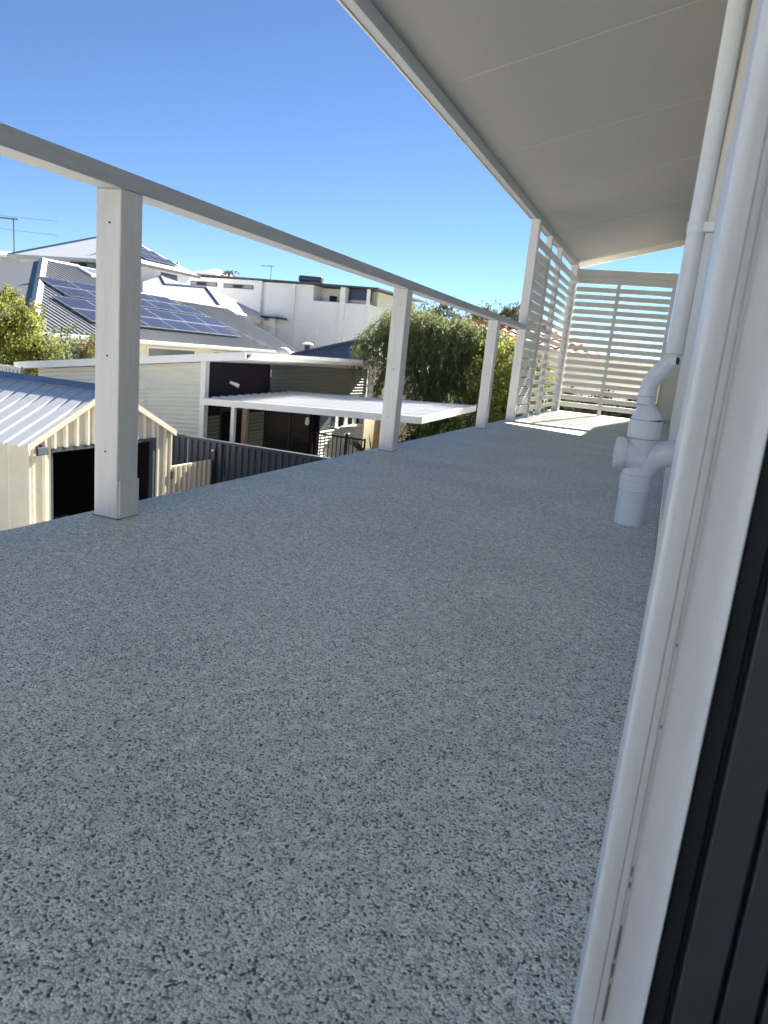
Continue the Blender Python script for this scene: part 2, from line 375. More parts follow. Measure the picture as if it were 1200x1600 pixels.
obj('roof_sheet', MB().poly([(-1.66, YR0-.05, zs(-1.66)+.14), (7.3, YR0-3.4, zs(7.3)+.14), (7.3, 12.5, zs(7.3)+.14), (WX, 12.5, zs(WX)+.14), (WX, YR1+.02, zs(WX)+.14), (-1.66, YR1+.02, zs(-1.66)+.14)], (0, 0, .04)), MZINC, roof)
bz = lambda x: zs(x)-.075
obj('barge_board', MB().poly([(-1.60, YR1-.043, bz(-1.6)), (WX+.1, YR1-.043, bz(WX+.1)), (WX+.1, YR1-.043, bz(WX+.1)+.20), (-1.60, YR1-.043, bz(-1.6)+.20)], (0, .03, 0)), mat('barge_warm_lit', (.74, .70, .62), .5, .06, 5), roof)  # warm sunlit tone of the barge put into its colour
obj('rear_barge', MB().poly([(-1.60, YR0-.03, bz(-1.6)), (WX, YR0-.03, bz(WX)), (WX, YR0-.03, bz(WX)+.2), (-1.60, YR0-.03, bz(-1.6)+.2)], (0, .028, 0)), MW, roof)

# ------------------------------------------------------------------ balustrade
XI = -1.505
bal = thing('balustrade', 'white timber balcony railing with square posts and one flat top rail', 'railing', (-1.55, 4, 0))
obj('handrail', MB().box(XI-.091, XI, Y0, 7.555, .951, 1.0, .004), MRAIL, bal)
post = obj('post', MB().box(XI-.093, XI-.003, 1.677, 1.767, 0, .951, .004), MWV, bal, org=(XI-.048, 1.72, 0))
for z in (.86, .49, .205):
    obj('screw_head', MB().tube([(XI-.052+z*.012, 1.6768, z), (XI-.052+z*.012, 1.6755, z)], .0032, 8), MNAIL, post)
obj('post_foot_shade', MB().box(XI-.0965, XI+.0005, 1.6735, 1.7705, -.001, .0035, .001), MFOOTSHADE, post)  # thin dark skirt added to draw the contact shadow at the post feet
for yy in (4.005, 6.311, 1.677-2.306):
    rep(post, (0, yy-1.677, 0))
obj('patch_plate', MB().box(XI-.004, XI+.003, 1.684, 1.7675, .003, .120, .0015), MWV, bal)

# ------------------------------------------------------------------ slatted privacy screens
PZ = [.160+.1013*k for k in range(17)]          # gap centres measured on the far screen
side = thing('privacy_screen', 'white slatted side screen standing along the balcony edge beyond the railing', 'screen', (-1.55, 9.1, 0), 'slatted privacy screens at the far end')
obj('end_post', MB().box(XI-.093, XI-.003, 7.56, 7.65, 0, 2.034, .004), MWV, side)
u = obj('upright', MB().box(XI-.085, XI-.022, 8.47, 8.54, 0, 2.034, .003), MWV, side)
rep(u, (0, .76, 0))
obj('corner_post', MB().box(XI-.093, XI-.003, 10.62, 10.71, 0, 2.034, .004), MWV, side)
obj('top_rail', MB().box(XI-.020, XI-.0035, 7.652, 10.618, 1.79, 1.872, .003), MW, side)
for (a, b, wd) in ((7.652, 8.468, .086), (8.542, 9.228, .050), (9.302, 10.618, .050)):
    s0 = None
    for k in range(17):
        z = PZ[k]-.0507
        if s0 is None: s0 = obj('slat', MB().box(XI-.062, XI-.036, a, b, z-wd/2, z+wd/2, .002), MW, side)
        else: rep(s0, (0, 0, .1013*k))
YE = 10.78
ends = thing('privacy_screen', 'white slatted end screen closing the balcony between corner post and house', 'screen', (-.9, YE, 0), 'slatted privacy screens at the far end')
obj('top_beam', MB().box(-1.505, -.185, YE-.03, YE+.03, 1.905, 2.0, .004), MW, ends)
obj('head_board', MB().box(-1.505, -.185, YE-.012, YE+.02, 1.81, 1.903, .003), MW, ends)
obj('corner_stud', MB().box(-1.598, -1.507, YE-.065, YE+.03, 0, 2.03, .003), MWV, ends)
obj('middle_stud', MB().box(-.955, -.905, YE-.035, YE-.012, 0, 1.808, .003), MWV, ends)
obj('wall_stud', MB().box(-.235, -.185, YE-.035, YE+.02, 0, 1.903, .003), MWV, ends)
for a, b in ((-1.504, -.932), (-.928, -.237)):
    s0 = None
    for k in range(17):
        z = PZ[k]-.0507
        if s0 is None: s0 = obj('slat', MB().box(a, b, YE-.012, YE+.023, z-.0335, z+.0335, .002), MW, ends)
        else: rep(s0, (0, 0, .1013*k))

# ------------------------------------------------------------------ downpipe
PY = 2.98; px = -.077; nx = -.090; ux = -.018
dp = thing('downpipe', 'pale grey plumbing stack with branch, screw cap and swept offset against the house wall', 'pipe', (px, PY, 0))
def arc(p):
    o = []
    for i in range(len(p)-1):
        a, b = Vector(p[i]), Vector(p[i+1])
        for t in range(4): o.append(a.lerp(b, t/4))
    o.append(Vector(p[-1]))
    for _ in range(3): o = [o[0]]+[(o[i-1]+o[i]*2+o[i+1])/4 for i in range(1, len(o)-1)]+[o[-1]]
    return o
def turned(name, x, zr, n=40):
    return obj(name, MB().tube([(x, PY, z) for z, r in zr], [r for z, r in zr], n), MPVC, dp, smooth=True)
turned('lower_pipe', px, [(0, .0565), (.14, .0565)])
turned('collar', px, [(.136, .058), (.139, .0605), (.154, .0605), (.155, .0585), (.159, .0585), (.160, .0605), (.177, .0605), (.178, .0585), (.182, .0585), (.183, .0605), (.199, .0605), (.202, .057)])
turned('junction', px, [(.200, .0565), (.28, .0575), (.345, .0585)])
obj('branch', MB().tube(arc([(px+.008, PY-.002, .205), (px+.035, PY-.002, .255), (px+.072, PY-.002, .290), (px+.105, PY-.002, .300), (WX+.04, PY-.002, .302)]), .0515, 36), MPVC, dp, smooth=True)
obj('cleanout_socket', MB().tube([(px+.01, PY-.01, .262), (px-.052, PY-.026, .279), (px-.062, PY-.028, .281)], [.054, .053, .053], 32), MPVC, dp, smooth=True)
cap = obj('screw_cap', MB().tube([(px-.058, PY-.028, .2805), (px-.061, PY-.0285, .2806), (px-.090, PY-.034, .282), (px-.093, PY-.0345, .282)], [.0585, .0605, .0605, .057], 28), MPVC, dp)
for k in range(10):
    t_ = k*math.pi/5; dy, dz = math.cos(t_)*.0600, math.sin(t_)*.0600
    obj('grip_rib', MB().tube([(px-.0615, PY-.0286+dy, .2806+dz), (px-.0895, PY-.0338+dy, .282+dz)], .0036, 6), MPVC, cap)
turned('reducer', px, [(.344, .059), (.347, .0615), (.352, .0625), (.410, .0625), (.418, .0615)])
obj('cone', MB().tube([(px, PY, .417), (px-.001, PY, .424), (nx+.003, PY, .470), (nx, PY, .478)], [.0612, .0600, .0345, .0325], 40), MPVC, dp, smooth=True)
turned('ring_joint', nx, [(.474, .0325), (.477, .0342), (.490, .0342), (.4905, .0330), (.4935, .0330), (.494, .0342), (.506, .0342), (.509, .032)], 36)
obj('offset_bend', MB().tube(arc([(nx, PY, .506), (nx, PY, .535), (nx+.006, PY, .570), (nx+.036, PY, .612)]), .0315, 36), MPVC, dp, smooth=True)
obj('offset_bend', MB().tube(arc([(nx+.034, PY, .610), (nx+.058, PY, .640), (ux-.002, PY, .662), (ux, PY, .690)]), .0308, 36), MPVC, dp, smooth=True)
obj('bend_socket', MB().tube([(nx+.030, PY, .604), (nx+.041, PY, .620)], .0335, 32), MPVC, dp, smooth=True)
eye = obj('inspection_eye', MB().tube([(ux-.020, PY-.012, .648), (ux+.016, PY-.028, .650)], [.019, .0185], 24), MPVC, dp, smooth=True)
obj('eye_hole', MB().tube([(ux+.0161, PY-.02805, .650), (ux+.0168, PY-.0284, .650)], .0155, 20), MGAP, eye)
turned('pipe_socket', ux, [(.674, .0325), (.676, .0336), (.712, .0336), (.715, .0325)], 36)
turned('upper_pipe', ux, [(.70, .0315), (zs(ux)-.002, .0315)], 36)
for xx, zz, rj in ((px, .2005, .0578), (px, .138, .0590), (px, .3455, .0610), (px, .418, .0612), (nx, .4755, .0334), (nx, .508, .0326), (ux, .675, .0330)):
    obj('joint_line', MB().tube([(xx, PY, zz-.0007), (xx, PY, zz+.0007)], rj+.0006, 32), MGAP, dp)
br = turned('bracket', ux, [(1.110, .0325), (1.111, .0345), (1.147, .0345), (1.148, .0325)], 36)
obj('bracket_arm', MB().box(ux+.022, WX-.001, PY-.042, PY-.006, 1.112, 1.146, .002), MPVC, br)

# ------------------------------------------------------------------ foliage builders
def leaves(name, P, D, L, Wd, m, parent, jitter=1.0, kind=None):
    """leaf blades at points P, pointing along D (N,3), length L, width Wd"""
    n = len(P); D = D/np.linalg.norm(D, axis=1)[:, None]
    r = rng.normal(size=(n, 3)); S = np.cross(D, r); S /= np.linalg.norm(S, axis=1)[:, None]
    Nn = np.cross(D, S)
    L = L*(.7+.6*rng.random((n, 1))); Wd = Wd*(.7+.6*rng.random((n, 1)))
    v = np.stack([P, P+D*L*.45+S*Wd*.5+Nn*L*.06, P+D*L, P+D*L*.45-S*Wd*.5+Nn*L*.06], 1).reshape(-1, 3)
    org = np.array(LOC[parent]) if parent else P.mean(0)
    me = bpy.data.meshes.new(name); me.vertices.add(4*n); me.loops.add(4*n); me.polygons.add(n)
    me.vertices.foreach_set('co', (v-org).astype(np.float32).ravel())
    me.loops.foreach_set('vertex_index', np.arange(4*n, dtype=np.int32)); me.polygons.foreach_set('loop_start', np.arange(0, 4*n, 4, dtype=np.int32))
    me.update(); me.validate(); me.materials.append(m)
    o = bpy.data.objects.new(name, me); C.objects.link(o); LOC[o] = Vector(org)
    if parent: o.parent = parent
    else: o.location = org
    if kind: o['kind'] = kind
    return o
def clumps(cen, rad, n, per, spread, lo=-.9):
    """leaf points gathered in clumps that sit mostly near the shell of an uneven ellipsoid"""
    cen = np.array(cen); rad = np.array(rad)
    d = rng.normal(size=(n, 3)); d /= np.linalg.norm(d, axis=1)[:, None]
    d[:, 2] = np.where(d[:, 2] < lo, -d[:, 2], d[:, 2])
    rr_ = (.45+.55*rng.random((n, 1))**.5)*(1+.16*np.sin(d[:, :1]*5+d[:, 1:2]*7))
    c = cen+d*rr_*rad
    pts = np.repeat(c, per, 0)+rng.normal(size=(n*per, 3))*spread*rng.uniform(.5, 1.3, (n, 1)).repeat(per, 0)
    out = np.repeat(d, per, 0)
    return pts, out
def limbs(t, base, top, r, ends, m=MBARK):
    b, tp = Vector(base), Vector(top); mid = b.lerp(tp, .5)+Vector((r*1.2, -r, 0))
    obj('trunk', MB().tube(arc([b, mid, tp]), [r*(1-.45*i/8) for i in range(9)], 9), m, t, smooth=True)
    mb = MB()
    for e in ends:
        e = Vector(e); q = tp.lerp(e, .5)+Vector((0, 0, .1*(e-tp).length)); st = b.lerp(tp, random.uniform(.75, 1))
        mb.tube(arc([st, q, e]), [r*.5*(1-.85*i/8) for i in range(9)], 6)
    obj('limb', mb, m, t, smooth=True)

# ------------------------------------------------------------------ neighbour's cream shed
SX, SYN, SYF, SZE, SZA = -7.27, 6.52, 9.26, -.93, -.262
SXB = -10.6; SYM = (SYN+SYF)/2; GZ = -3.0
shed = thing('garden_shed', 'cream ribbed steel shed with pale gable roof and open dark doorway', 'shed', ((SX+SXB)/2, SYM, GZ))
OPN, OPF, OZT = 6.88, 8.90, -1.02
def topz(y): return SZE+(SZA-SZE)*(1-abs(y-SYM)/(SYF-SYM))-.03
# gable sheets: each an upright sheet with folded ribs, cut to the rake
def gable_sheet(y0, y1, zb):
    pr = ribs(y1-y0, .19, .028, .035, .022, .05)
    mb = MB(); n = len(pr); vs = []
    for k in (0, -.003):
        for q in (0, 1):
            vs += [(SX+h+k, y0+u_, (zb if q == 0 else topz(y0+u_))) for u_, h in pr]
    f = []
    for i in range(n-1):
        f += [(i, i+1, n+i+1, n+i), (2*n+i+1, 2*n+i, 3*n+i, 3*n+i+1), (i, 2*n+i, 2*n+i+1, i+1), (n+i, n+i+1, 3*n+i+1, 3*n+i)]
    mb.add(vs, f); return mb
for y0, y1, zb in ((SYN+.02, OPN, GZ), (OPN+.001, OPN+.7, OZT), (OPN+.701, OPN+1.35, OZT), (OPN+1.351, OPF, OZT), (OPF+.001, SYF-.02, GZ)):
    obj('gable_sheet', gable_sheet(y0, y1, zb), MSHED, shed)
# long wall nearest the balcony and the hidden ones
x = SX-.01; k = 0
while x > SXB+.1:
    w_ = min(.78, x-SXB)
    pr = [(0, 0), (.02, -.012), (.04, 0), (.30, 0), (.32, -.008), (.34, 0), (.56, 0), (.58, -.008), (.60, 0), (w_, 0)] if w_ > .7 else [(0, 0), (w_, 0)]
    obj('side_sheet', MB().sheet((x, SYN, GZ), (-1, 0, 0), (0, 0, SZE-GZ-.02), pr), MSHED, shed); x -= w_+.002
obj('far_wall', MB().box(SXB, SX-.04, SYF-.02, SYF, GZ, SZE-.05), MSHED, shed)
obj('rear_wall', MB().box(SXB, SXB+.02, SYN+.02, SYF-.02, GZ, SZE-.05), MSHED, shed)
obj('corner_flashing', MB().box(SX-.035, SX+.030, SYN-.012, SYN+.018, GZ, SZE-.03, .003), MSHED, shed)
obj('corner_flashing', MB().box(SX-.035, SX+.030, SYF-.018, SYF+.012, GZ, SZE-.03, .003), MSHED, shed)
rise = SZA-SZE
for sgn in (-1, 1):
    ye = SYN-.06 if sgn < 0 else SYF+.06
    ze = SZE-.06*rise/(SYM-SYN)
    x = SX+.05
    while x > SXB:
        pr = ribs(.74, .247, .022, .022, .018)
        U = (-1, 0, 0)
        if sgn < 0: obj('roof_sheet', MB().sheet((x, ye, ze), U, (0, SYM-ye, SZA-ze), pr), MZINC, shed)
        else: obj('roof_sheet', MB().sheet((x-.74, ye, ze), (1, 0, 0), (0, SYM-ye, SZA-ze), pr), MZINC, shed)
        x -= .742
    a, b = (SX+.052, ye-.01*sgn*0, ze-.055), (SX+.052, SYM, SZA-.055)
    obj('rake_trim', MB().poly([a, b, (b[0], b[1], b[2]+.085), (a[0], a[1], a[2]+.085)], (.022, 0, 0)), MSHED, shed)
rc = mat('ridge_blue_steel', (.30, .36, .45), .35, .12, 4, metal=.5)
for sgn in (-1, 1):
    obj('ridge_cap', MB().poly([(SX+.075, SYM, SZA+.045), (SXB-.2, SYM, SZA+.045), (SXB-.2, SYM+sgn*.14, SZA+.030-.14*rise/(SYM-SYN)), (SX+.075, SYM+sgn*.14, SZA+.030-.14*rise/(SYM-SYN))], (0, 0, -.004)), rc, shed)
fr = MB(); fr.box(SX-.03, SX+.02, OPN, OPF, OZT-.05, OZT-.001).box(SX-.05, SX+.02, OPF-.07, OPF-.002, GZ, OZT-.051).box(SX-.05, SX+.005, OPN+.002, OPN+.03, GZ, OZT-.051)
obj('door_frame', fr, MALU2, shed)
fl = obj('flood_light', MB().box(SX+.05, SX+.075, 6.60, 6.78, -1.08, -.98, .006), MBLK, shed)
obj('lens', MB().box(SX+.0755, SX+.079, 6.612, 6.768, -1.07, -.99), MGLASS2, fl)
obj('light_arm', MB().box(SX+.02, SX+.05, 6.68, 6.70, -1.0, -.95), MBLK, fl)
obj('shed_floor', MB().box(SXB+.02, SX-.01, SYN+.02, SYF-.02, GZ, GZ+.02), MSHADE, shed)
obj('dark_shade_panel', MB().box(SXB+.03, SX-.06, SYN+.03, SYN+.045, GZ+.021, SZE-.08), MSHADE, shed)  # dark panels added to draw the shade inside the shed
obj('dark_shade_panel', MB().box(SXB+.03, SX-.06, SYF-.045, SYF-.03, GZ+.021, SZE-.08), MSHADE, shed)
obj('dark_shade_panel', MB().box(SXB+.025, SXB+.04, SYN+.046, SYF-.046, GZ+.021, SZE-.08), MSHADE, shed)
obj('ceiling_shade_panel', MB().box(SXB+.041, SX-.06, SYN+.046, SYF-.046, SZE-.10, SZE-.085), MSHADE, shed)
bk = thing('bucket', 'white plastic bucket in the dark shed doorway', 'bucket', (-7.75, 7.1, GZ+.98))
obj('tub', MB().tube([(-7.75, 7.1, GZ+.98), (-7.75, 7.1, GZ+1.32)], [.12, .15], 20), MBUCKET, bk, smooth=True)
pass
st_ = thing('step_stool', 'dark step stool under the white bucket inside the shed', 'stool', (-7.75, 7.1, GZ+.02))
obj('stool_top', MB().box(-8.0, -7.5, 6.95, 7.4, GZ+.94, GZ+.98), MSHADE, st_)
for x_ in (-7.97, -7.57):
    for y_ in (6.97, 7.34): obj('leg', MB().box(x_, x_+.04, y_, y_+.04, GZ+.02, GZ+.939), MSHADE, st_)
obj('rim', MB().tube([(-7.75, 7.1, GZ+1.305), (-7.75, 7.1, GZ+1.33)], .158, 20), MBUCKET, bk)
bench = thing('workbench', 'timber workbench inside the dark shed', 'bench', (-9.6, 7.9, GZ+.02))
obj('bench_top', MB().box(-10.0, -9.25, 6.9, 8.7, GZ+.85, GZ+.9), MBOX, bench)
for (x, y) in ((-9.95, 6.95), (-9.35, 6.95), (-9.95, 8.6), (-9.35, 8.6)): obj('leg', MB().box(x, x+.06, y, y+.06, GZ+.02, GZ+.85), MBOX, bench)
bx = thing('carton', 'brown carton on the bench inside the dark shed', 'box', (-9.55, 8.1, GZ+.9))
obj('carton_body', MB().box(-9.75, -9.4, 7.85, 8.3, GZ+.9, GZ+1.15, .005), MBOX, bx)
obj('carton_tape', MB().box(-9.60, -9.55, 7.85, 8.3, GZ+1.1505, GZ+1.153), MBUCKET, bx)

# cream gate and its dark latch post
gate = thing('side_gate', 'low cream ribbed gate between the shed corner and the dark fence', 'gate', (SX+.02, 9.8, GZ))
for i in range(2):
    y0 = 9.30+i*.535
    obj('gate_sheet', MB().sheet((SX+.02, y0, GZ+.06), (0, 1, 0), (0, 0, 1.42+.01*i), ribs(.53, .132, .03, .034, .024)), MCGATE, gate)
obj('gate_rail', MB().box(SX-.03, SX+.012, 9.28, 10.37, -1.56, -1.52), MCGATE, gate)
obj('hinge', MB().box(SX+.02, SX+.05, 9.255, 9.30, -1.72, -1.60), MBLK, gate)
gp = thing('gate_post', 'black steel gate post with round cap against the dark fence', 'post', (SX+.02, 10.31, GZ))
obj('post_shaft', MB().box(SX, SX+.075, 10.375, 10.39+.06*0, GZ, -1.36), MBLK, gp)
obj('post_cap', MB().tube([(SX+.035, 10.37, -1.36), (SX+.035, 10.37, -1.33)], [.03, .012], 12), MWSTEEL, gp)

# dark fence along the lot line: sheets, rail and posts
fence = thing('sheet_fence', 'dark slate steel fence with upright ribs below the patio', 'fence', (-5.5, 10.45, GZ))
FZ = -1.20
x = -8.6; i = 0
s0 = None
while x < -2.2:
    pr = ribs(.77, .128, .032, .04, .02)
    if s0 is None: s0 = obj('fence_sheet', MB().sheet((x, 10.45, GZ), (1, 0, 0), (0, 0, FZ-GZ-.02), [(u_, h) for u_, h in pr]), MDKFENCE, fence)
    else: rep(s0, (.79*i, 0, 0))
    x += .79; i += 1
for x in (-7.1+2.37*k-2.37*.0 for k in range(3)):
    obj('fence_post', MB().box(x-.03, x+.03, 10.39, 10.44, GZ, FZ-.022), MDKFENCE, fence)
obj('top_rail', MB().box(-8.6, -2.2, 10.41, 10.49, FZ-.02, FZ+.025, .004), MDKFENCE, fence)

# ------------------------------------------------------------------ skillion-roofed building behind the fence
WB_X, WB_Y, WB_XL, WB_YF = -8.76, 12.2, -13.25, 20.4
sk = thing('skillion_building', 'pale corrugated single storey building with a thin skillion roof behind the dark fence', 'building', (-11, 16, GZ))
def skz(x): return .33+(x+7.7)*.1235            # roof top along x
# corrugated -Y wall in sheets: corrugations run along x, cut under the sloping roof
cp = wave(1.5, .085, .009, 6)
for i in range(3):
    x0 = WB_XL+i*1.497; x1 = min(x0+1.494, WB_X-.10)
    z0 = GZ
    H = skz(x0)-.13-z0; pr = wave(H, .085, .009, 6)
    mb = MB(); vs = []; n = len(pr)
    for k in (0, .004):
        for xx in (x0, x1):
            hh = (skz(xx)-.13-z0)/H
            vs += [(xx, WB_Y-h+k, z0+u_*hh) for u_, h in pr]
    f = []
    for j in range(n-1): f += [(j, j+1, n+j+1, n+j), (2*n+j+1, 2*n+j, 3*n+j, 3*n+j+1), (j, 2*n+j, 2*n+j+1, j+1), (n+j, n+j+1, 3*n+j+1, 3*n+j)]
    mb.add(vs, f); obj('wall_sheet', mb, MCOR, sk)
obj('corner_post', MB().box(WB_X-.10, WB_X+.02, WB_Y-.035, WB_Y+.10, GZ, skz(WB_X)-.12, .004), MWSTEEL, sk)
# +X face : upper aubergine panel, corrugated upper wall, dark doors, lower striped wall, windows
obj('upper_panel', MB().box(WB_X-.06, WB_X-.03, WB_Y+.10, 14.76, -.70, skz(WB_X)-.12), MPURP, sk)
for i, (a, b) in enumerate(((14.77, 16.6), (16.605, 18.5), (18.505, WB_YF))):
    obj('wall_sheet', MB().sheet((WB_X, b, -.70), (0, 0, 1), (0, a-b, 0), wave(skz(WB_X)-.13+.70, .085, .009, 6)), MCORSHADE, sk)
for i, (a, b) in enumerate(((17.5, 19.0), (19.005, WB_YF))):
    obj('wall_sheet', MB().sheet((WB_X, b, GZ), (0, 0, 1), (0, a-b, 0), wave(-1.66-GZ, .085, .009, 6)), MCOR, sk)
obj('back_panel', MB().box(WB_X-.25, WB_X-.20, WB_Y+.10, 17.5, GZ, -.702), MPURP, sk)
obj('side_return', MB().box(WB_X-.20, WB_X-.01, 17.44, 17.498, GZ, -.702), MPURP, sk)
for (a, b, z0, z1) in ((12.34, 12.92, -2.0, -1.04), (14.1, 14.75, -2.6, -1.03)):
    obj('louvre_sheet', MB().sheet((WB_X-.12, b, z0), (0, 0, 1), (0, a-b, 0), wave(z1-z0, .085, .009, 6)), MCORSHADE, sk)
for (a, b) in ((13.0, 14.0), (14.9, 16.1), (16.2, 17.35)):
    d = obj('glass_door', MB().box(WB_X-.19, WB_X-.16, a, b, GZ+.1, -.9), MALU, sk)
    obj('pane', MB().box(WB_X-.159, WB_X-.152, a+.06, b-.06, GZ+.2, -.98), MGLASS, d)
for (a, b) in ((18.55, 19.15), (19.2, 19.75), (19.8, 20.3)):
    wf = obj('window', MB().box(WB_X-.08, WB_X-.05, a, b, -1.64, -.72), MWSTEEL, sk)
    obj('pane', MB().box(WB_X-.049, WB_X-.044, a+.22, b-.03, -1.60, -.75), MGLASS, wf)
obj('window_sill', MB().box(WB_X-.05, WB_X+.04, 18.5, 20.35, -1.658, -1.62, .004), MWSTEEL, sk)
obj('window_wall', MB().box(WB_X-.14, WB_X-.082, 17.5, WB_YF, -1.655, -.70), MGLASS2, sk)
obj('far_corner_post', MB().box(WB_X-.08, WB_X+.03, WB_YF, WB_YF+.09, GZ, skz(WB_X)-.12, .004), MWSTEEL, sk)
obj('rear_wall', MB().box(WB_XL, WB_XL+.1, WB_Y+.01, WB_YF, GZ, skz(WB_XL)-.14), MCOR, sk)
obj('end_wall', MB().box(WB_XL+.1, WB_X-.1, WB_YF-.1, WB_YF, GZ, skz(WB_XL)-.14), MCOR, sk)
obj('soffit', MB().poly([(-13.5, 11.95, skz(-13.5)-.115), (-7.75, 11.95, skz(-7.75)-.115), (-7.75, 20.6, skz(-7.75)-.115), (-13.5, 20.6, skz(-13.5)-.115)], (0, 0, .02)), MWSTEEL, sk)
rx = -13.55; i = 0
while rx < -13.5:                                   # roof deck in long strips
    for j in range(11):
        ya = 11.93+j*.79
        U = (0, 1, 0); V = Vector((-7.66+13.58, 0, skz(-7.66)-skz(-13.58)))
        obj('roof_sheet', MB().sheet((-7.66, ya, skz(-7.66)-.004), U, -V, ribs(.788, .26, .03, .03, .02)), MWSTEEL, sk)
    rx = 0
obj('fascia', MB().poly([(-13.62, 11.88, skz(-13.62)-.13), (-7.64, 11.88, skz(-7.64)-.13), (-7.64, 11.88, skz(-7.64)+.02), (-13.62, 11.88, skz(-13.62)+.02)], (0, .03, 0)), MWSTEEL, sk)
obj('gutter', MB().prism([(0, -.12), (.05, -.12), (.12, -.05), (.13, .025), (.115, .025), (.105, -.04), (.04, -.10), (0, -.10)], (-7.64, 11.88, skz(-7.64)), (-7.64, 20.65, skz(-7.64)), (1, 0, 0), (0, 0, 1)), MWSTEEL, sk)
sp = obj('spot_light', MB().tube([(WB_X-.02, 13.1, -.33), (WB_X+.06, 13.3, -.40)], [.03, .045], 12), MWSTEEL, sk)

# patio cover
pc = thing('patio_cover', 'flat white insulated patio roof jutting out toward the balcony', 'patio roof', (-6.4, 14, GZ))
PA, PB, PYN, PYF = -8.70, -4.07, 12.02, 15.75
pzf = lambda x, y: -.66+(x-PA)*.040+(y-PYN)*.024
px0 = PYN
for i in range(4):
    a = PYN+i*(PYF-PYN)/4; b = PYN+(i+1)*(PYF-PYN)/4-.006
    pts = [(PA, a, pzf(PA, a)), (PB, a, pzf(PB, a)), (PB, b, pzf(PB, b)), (PA, b, pzf(PA, b))]
    pn = obj('roof_panel', MB().poly(pts, (0, 0, -.07)), MPATIO, pc)
    for q in (.0, .36, .68):
        yy = a+q*(b-a)
        obj('panel_rib', MB().prism([(0, 0), (.06, 0), (.045, .04), (.015, .04)], (PA, yy, pzf(PA, yy)), (PB, yy, pzf(PB, yy)), (0, 1, 0), (0, 0, 1)), MWSTEEL, pn)
obj('front_gutter', MB().poly([(PA, PYN-.004, pzf(PA, PYN)-.10), (PB+.02, PYN-.004, pzf(PB, PYN)-.10), (PB+.02, PYN-.004, pzf(PB, PYN)+.03), (PA, PYN-.004, pzf(PA, PYN)+.03)], (0, -.06, 0)), MWSTEEL, pc)
obj('side_gutter', MB().poly([(PB+.002, PYN-.002, pzf(PB, PYN)-.10), (PB+.002, PYF, pzf(PB, PYF)-.10), (PB+.002, PYF, pzf(PB, PYF)+.03), (PB+.002, PYN-.002, pzf(PB, PYN)+.03)], (.05, 0, 0)), MWSTEEL, pc)
obj('post', MB().box(-8.02, -7.94, PYN+.03, PYN+.11, GZ, pzf(-8, PYN)-.075, .004), MWSTEEL, pc)
obj('post', MB().box(-6.12, -6.04, PYF-.15, PYF-.07, GZ, pzf(-6.1, PYF)-.09, .004), MWSTEEL, pc)
obj('timber_post', MB().box(-7.90, -7.80, PYN+.25, PYN+.35, GZ, pzf(-7.9, PYN)-.075, .004), MBRICK, pc)
lm = thing('hanging_lantern', 'small yellow lantern hanging under the white patio roof', 'lantern', (-6.6, 12.6, -.95))
obj('lantern_cord', MB().tube([(-6.6, 12.6, -.79), (-6.6, 12.6, pzf(-6.6, 12.6)-.071)], .006, 6), MBLK, lm)
obj('lantern_body', MB().tube([(-6.6, 12.6, -.95), (-6.6, 12.6, -.90), (-6.6, 12.6, -.80)], [.03, .045, .03], 10), MCREAMW, lm)

# pool fence and garden wall beyond
pf = thing('pool_fence', 'black tubular pool fence in front of the striped sunlit wall', 'fence', (-6.9, 15.5, GZ))
for k in range(13):
    x = -8.0+.11*k
    if k == 0: pk = obj('picket', MB().box(x, x+.018, 15.6, 15.618, GZ+.1, -1.47), MBLK, pf)
    else: rep(pk, (.11*k, 0, 0))
obj('rail', MB().box(-8.05, -6.6, 15.598, 15.62, -1.50, -1.46), MBLK, pf)
obj('fence_post', MB().box(-7.1, -7.05, 15.57, 15.62, GZ, -1.38), MBLK, pf)
obj('end_panel', MB().box(-6.62, -6.58, 15.6, 15.63, GZ, -1.45), MBLK, pf)
cw = thing('garden_wall', 'cream rendered garden wall beside the striped building', 'wall', (-7.4, 21.2, GZ))
obj('wall_face', MB().box(-9.4, -5.0, 21.2, 21.35, GZ, -.95), MCREAMW, cw)
obj('coping', MB().box(-9.42, -4.98, 21.17, 21.38, -.949, -.89, .004), MCREAMW, cw)
tp = thing('timber_lattice', 'rusty brown post stump beside the end of the corrugated building', 'post', (-8.45, 20.9, GZ))
obj('stump', MB().box(-8.52, -8.36, 20.8, 20.95, GZ, -.42, .01), MBRICK, tp)
obj('stump_cap', MB().box(-8.54, -8.34, 20.78, 20.97, -.419, -.38, .005), MBRICK, tp)
fp = thing('spiky_plant', 'spiky dry fronds against the cream garden wall', 'plant', (-6.2, 15.2, GZ))
obj('stem', MB().tube([(-6.2, 15.2, GZ), (-6.2, 15.2, -1.9)], .06, 8), MBARK, fp)
for k in range(14):
    a = k*2.4; d = Vector((math.cos(a), math.sin(a)*.6, random.uniform(.35, 1.3))).normalized()
    mb = MB().tube([Vector((-6.2, 15.2, -1.92)), Vector((-6.2, 15.2, -1.92))+d*.5, Vector((-6.2, 15.2, -1.92))+d*.95+Vector((0, 0, -.1))], [.012, .018, .003], 5)
    obj('frond', mb, MFROND, fp)

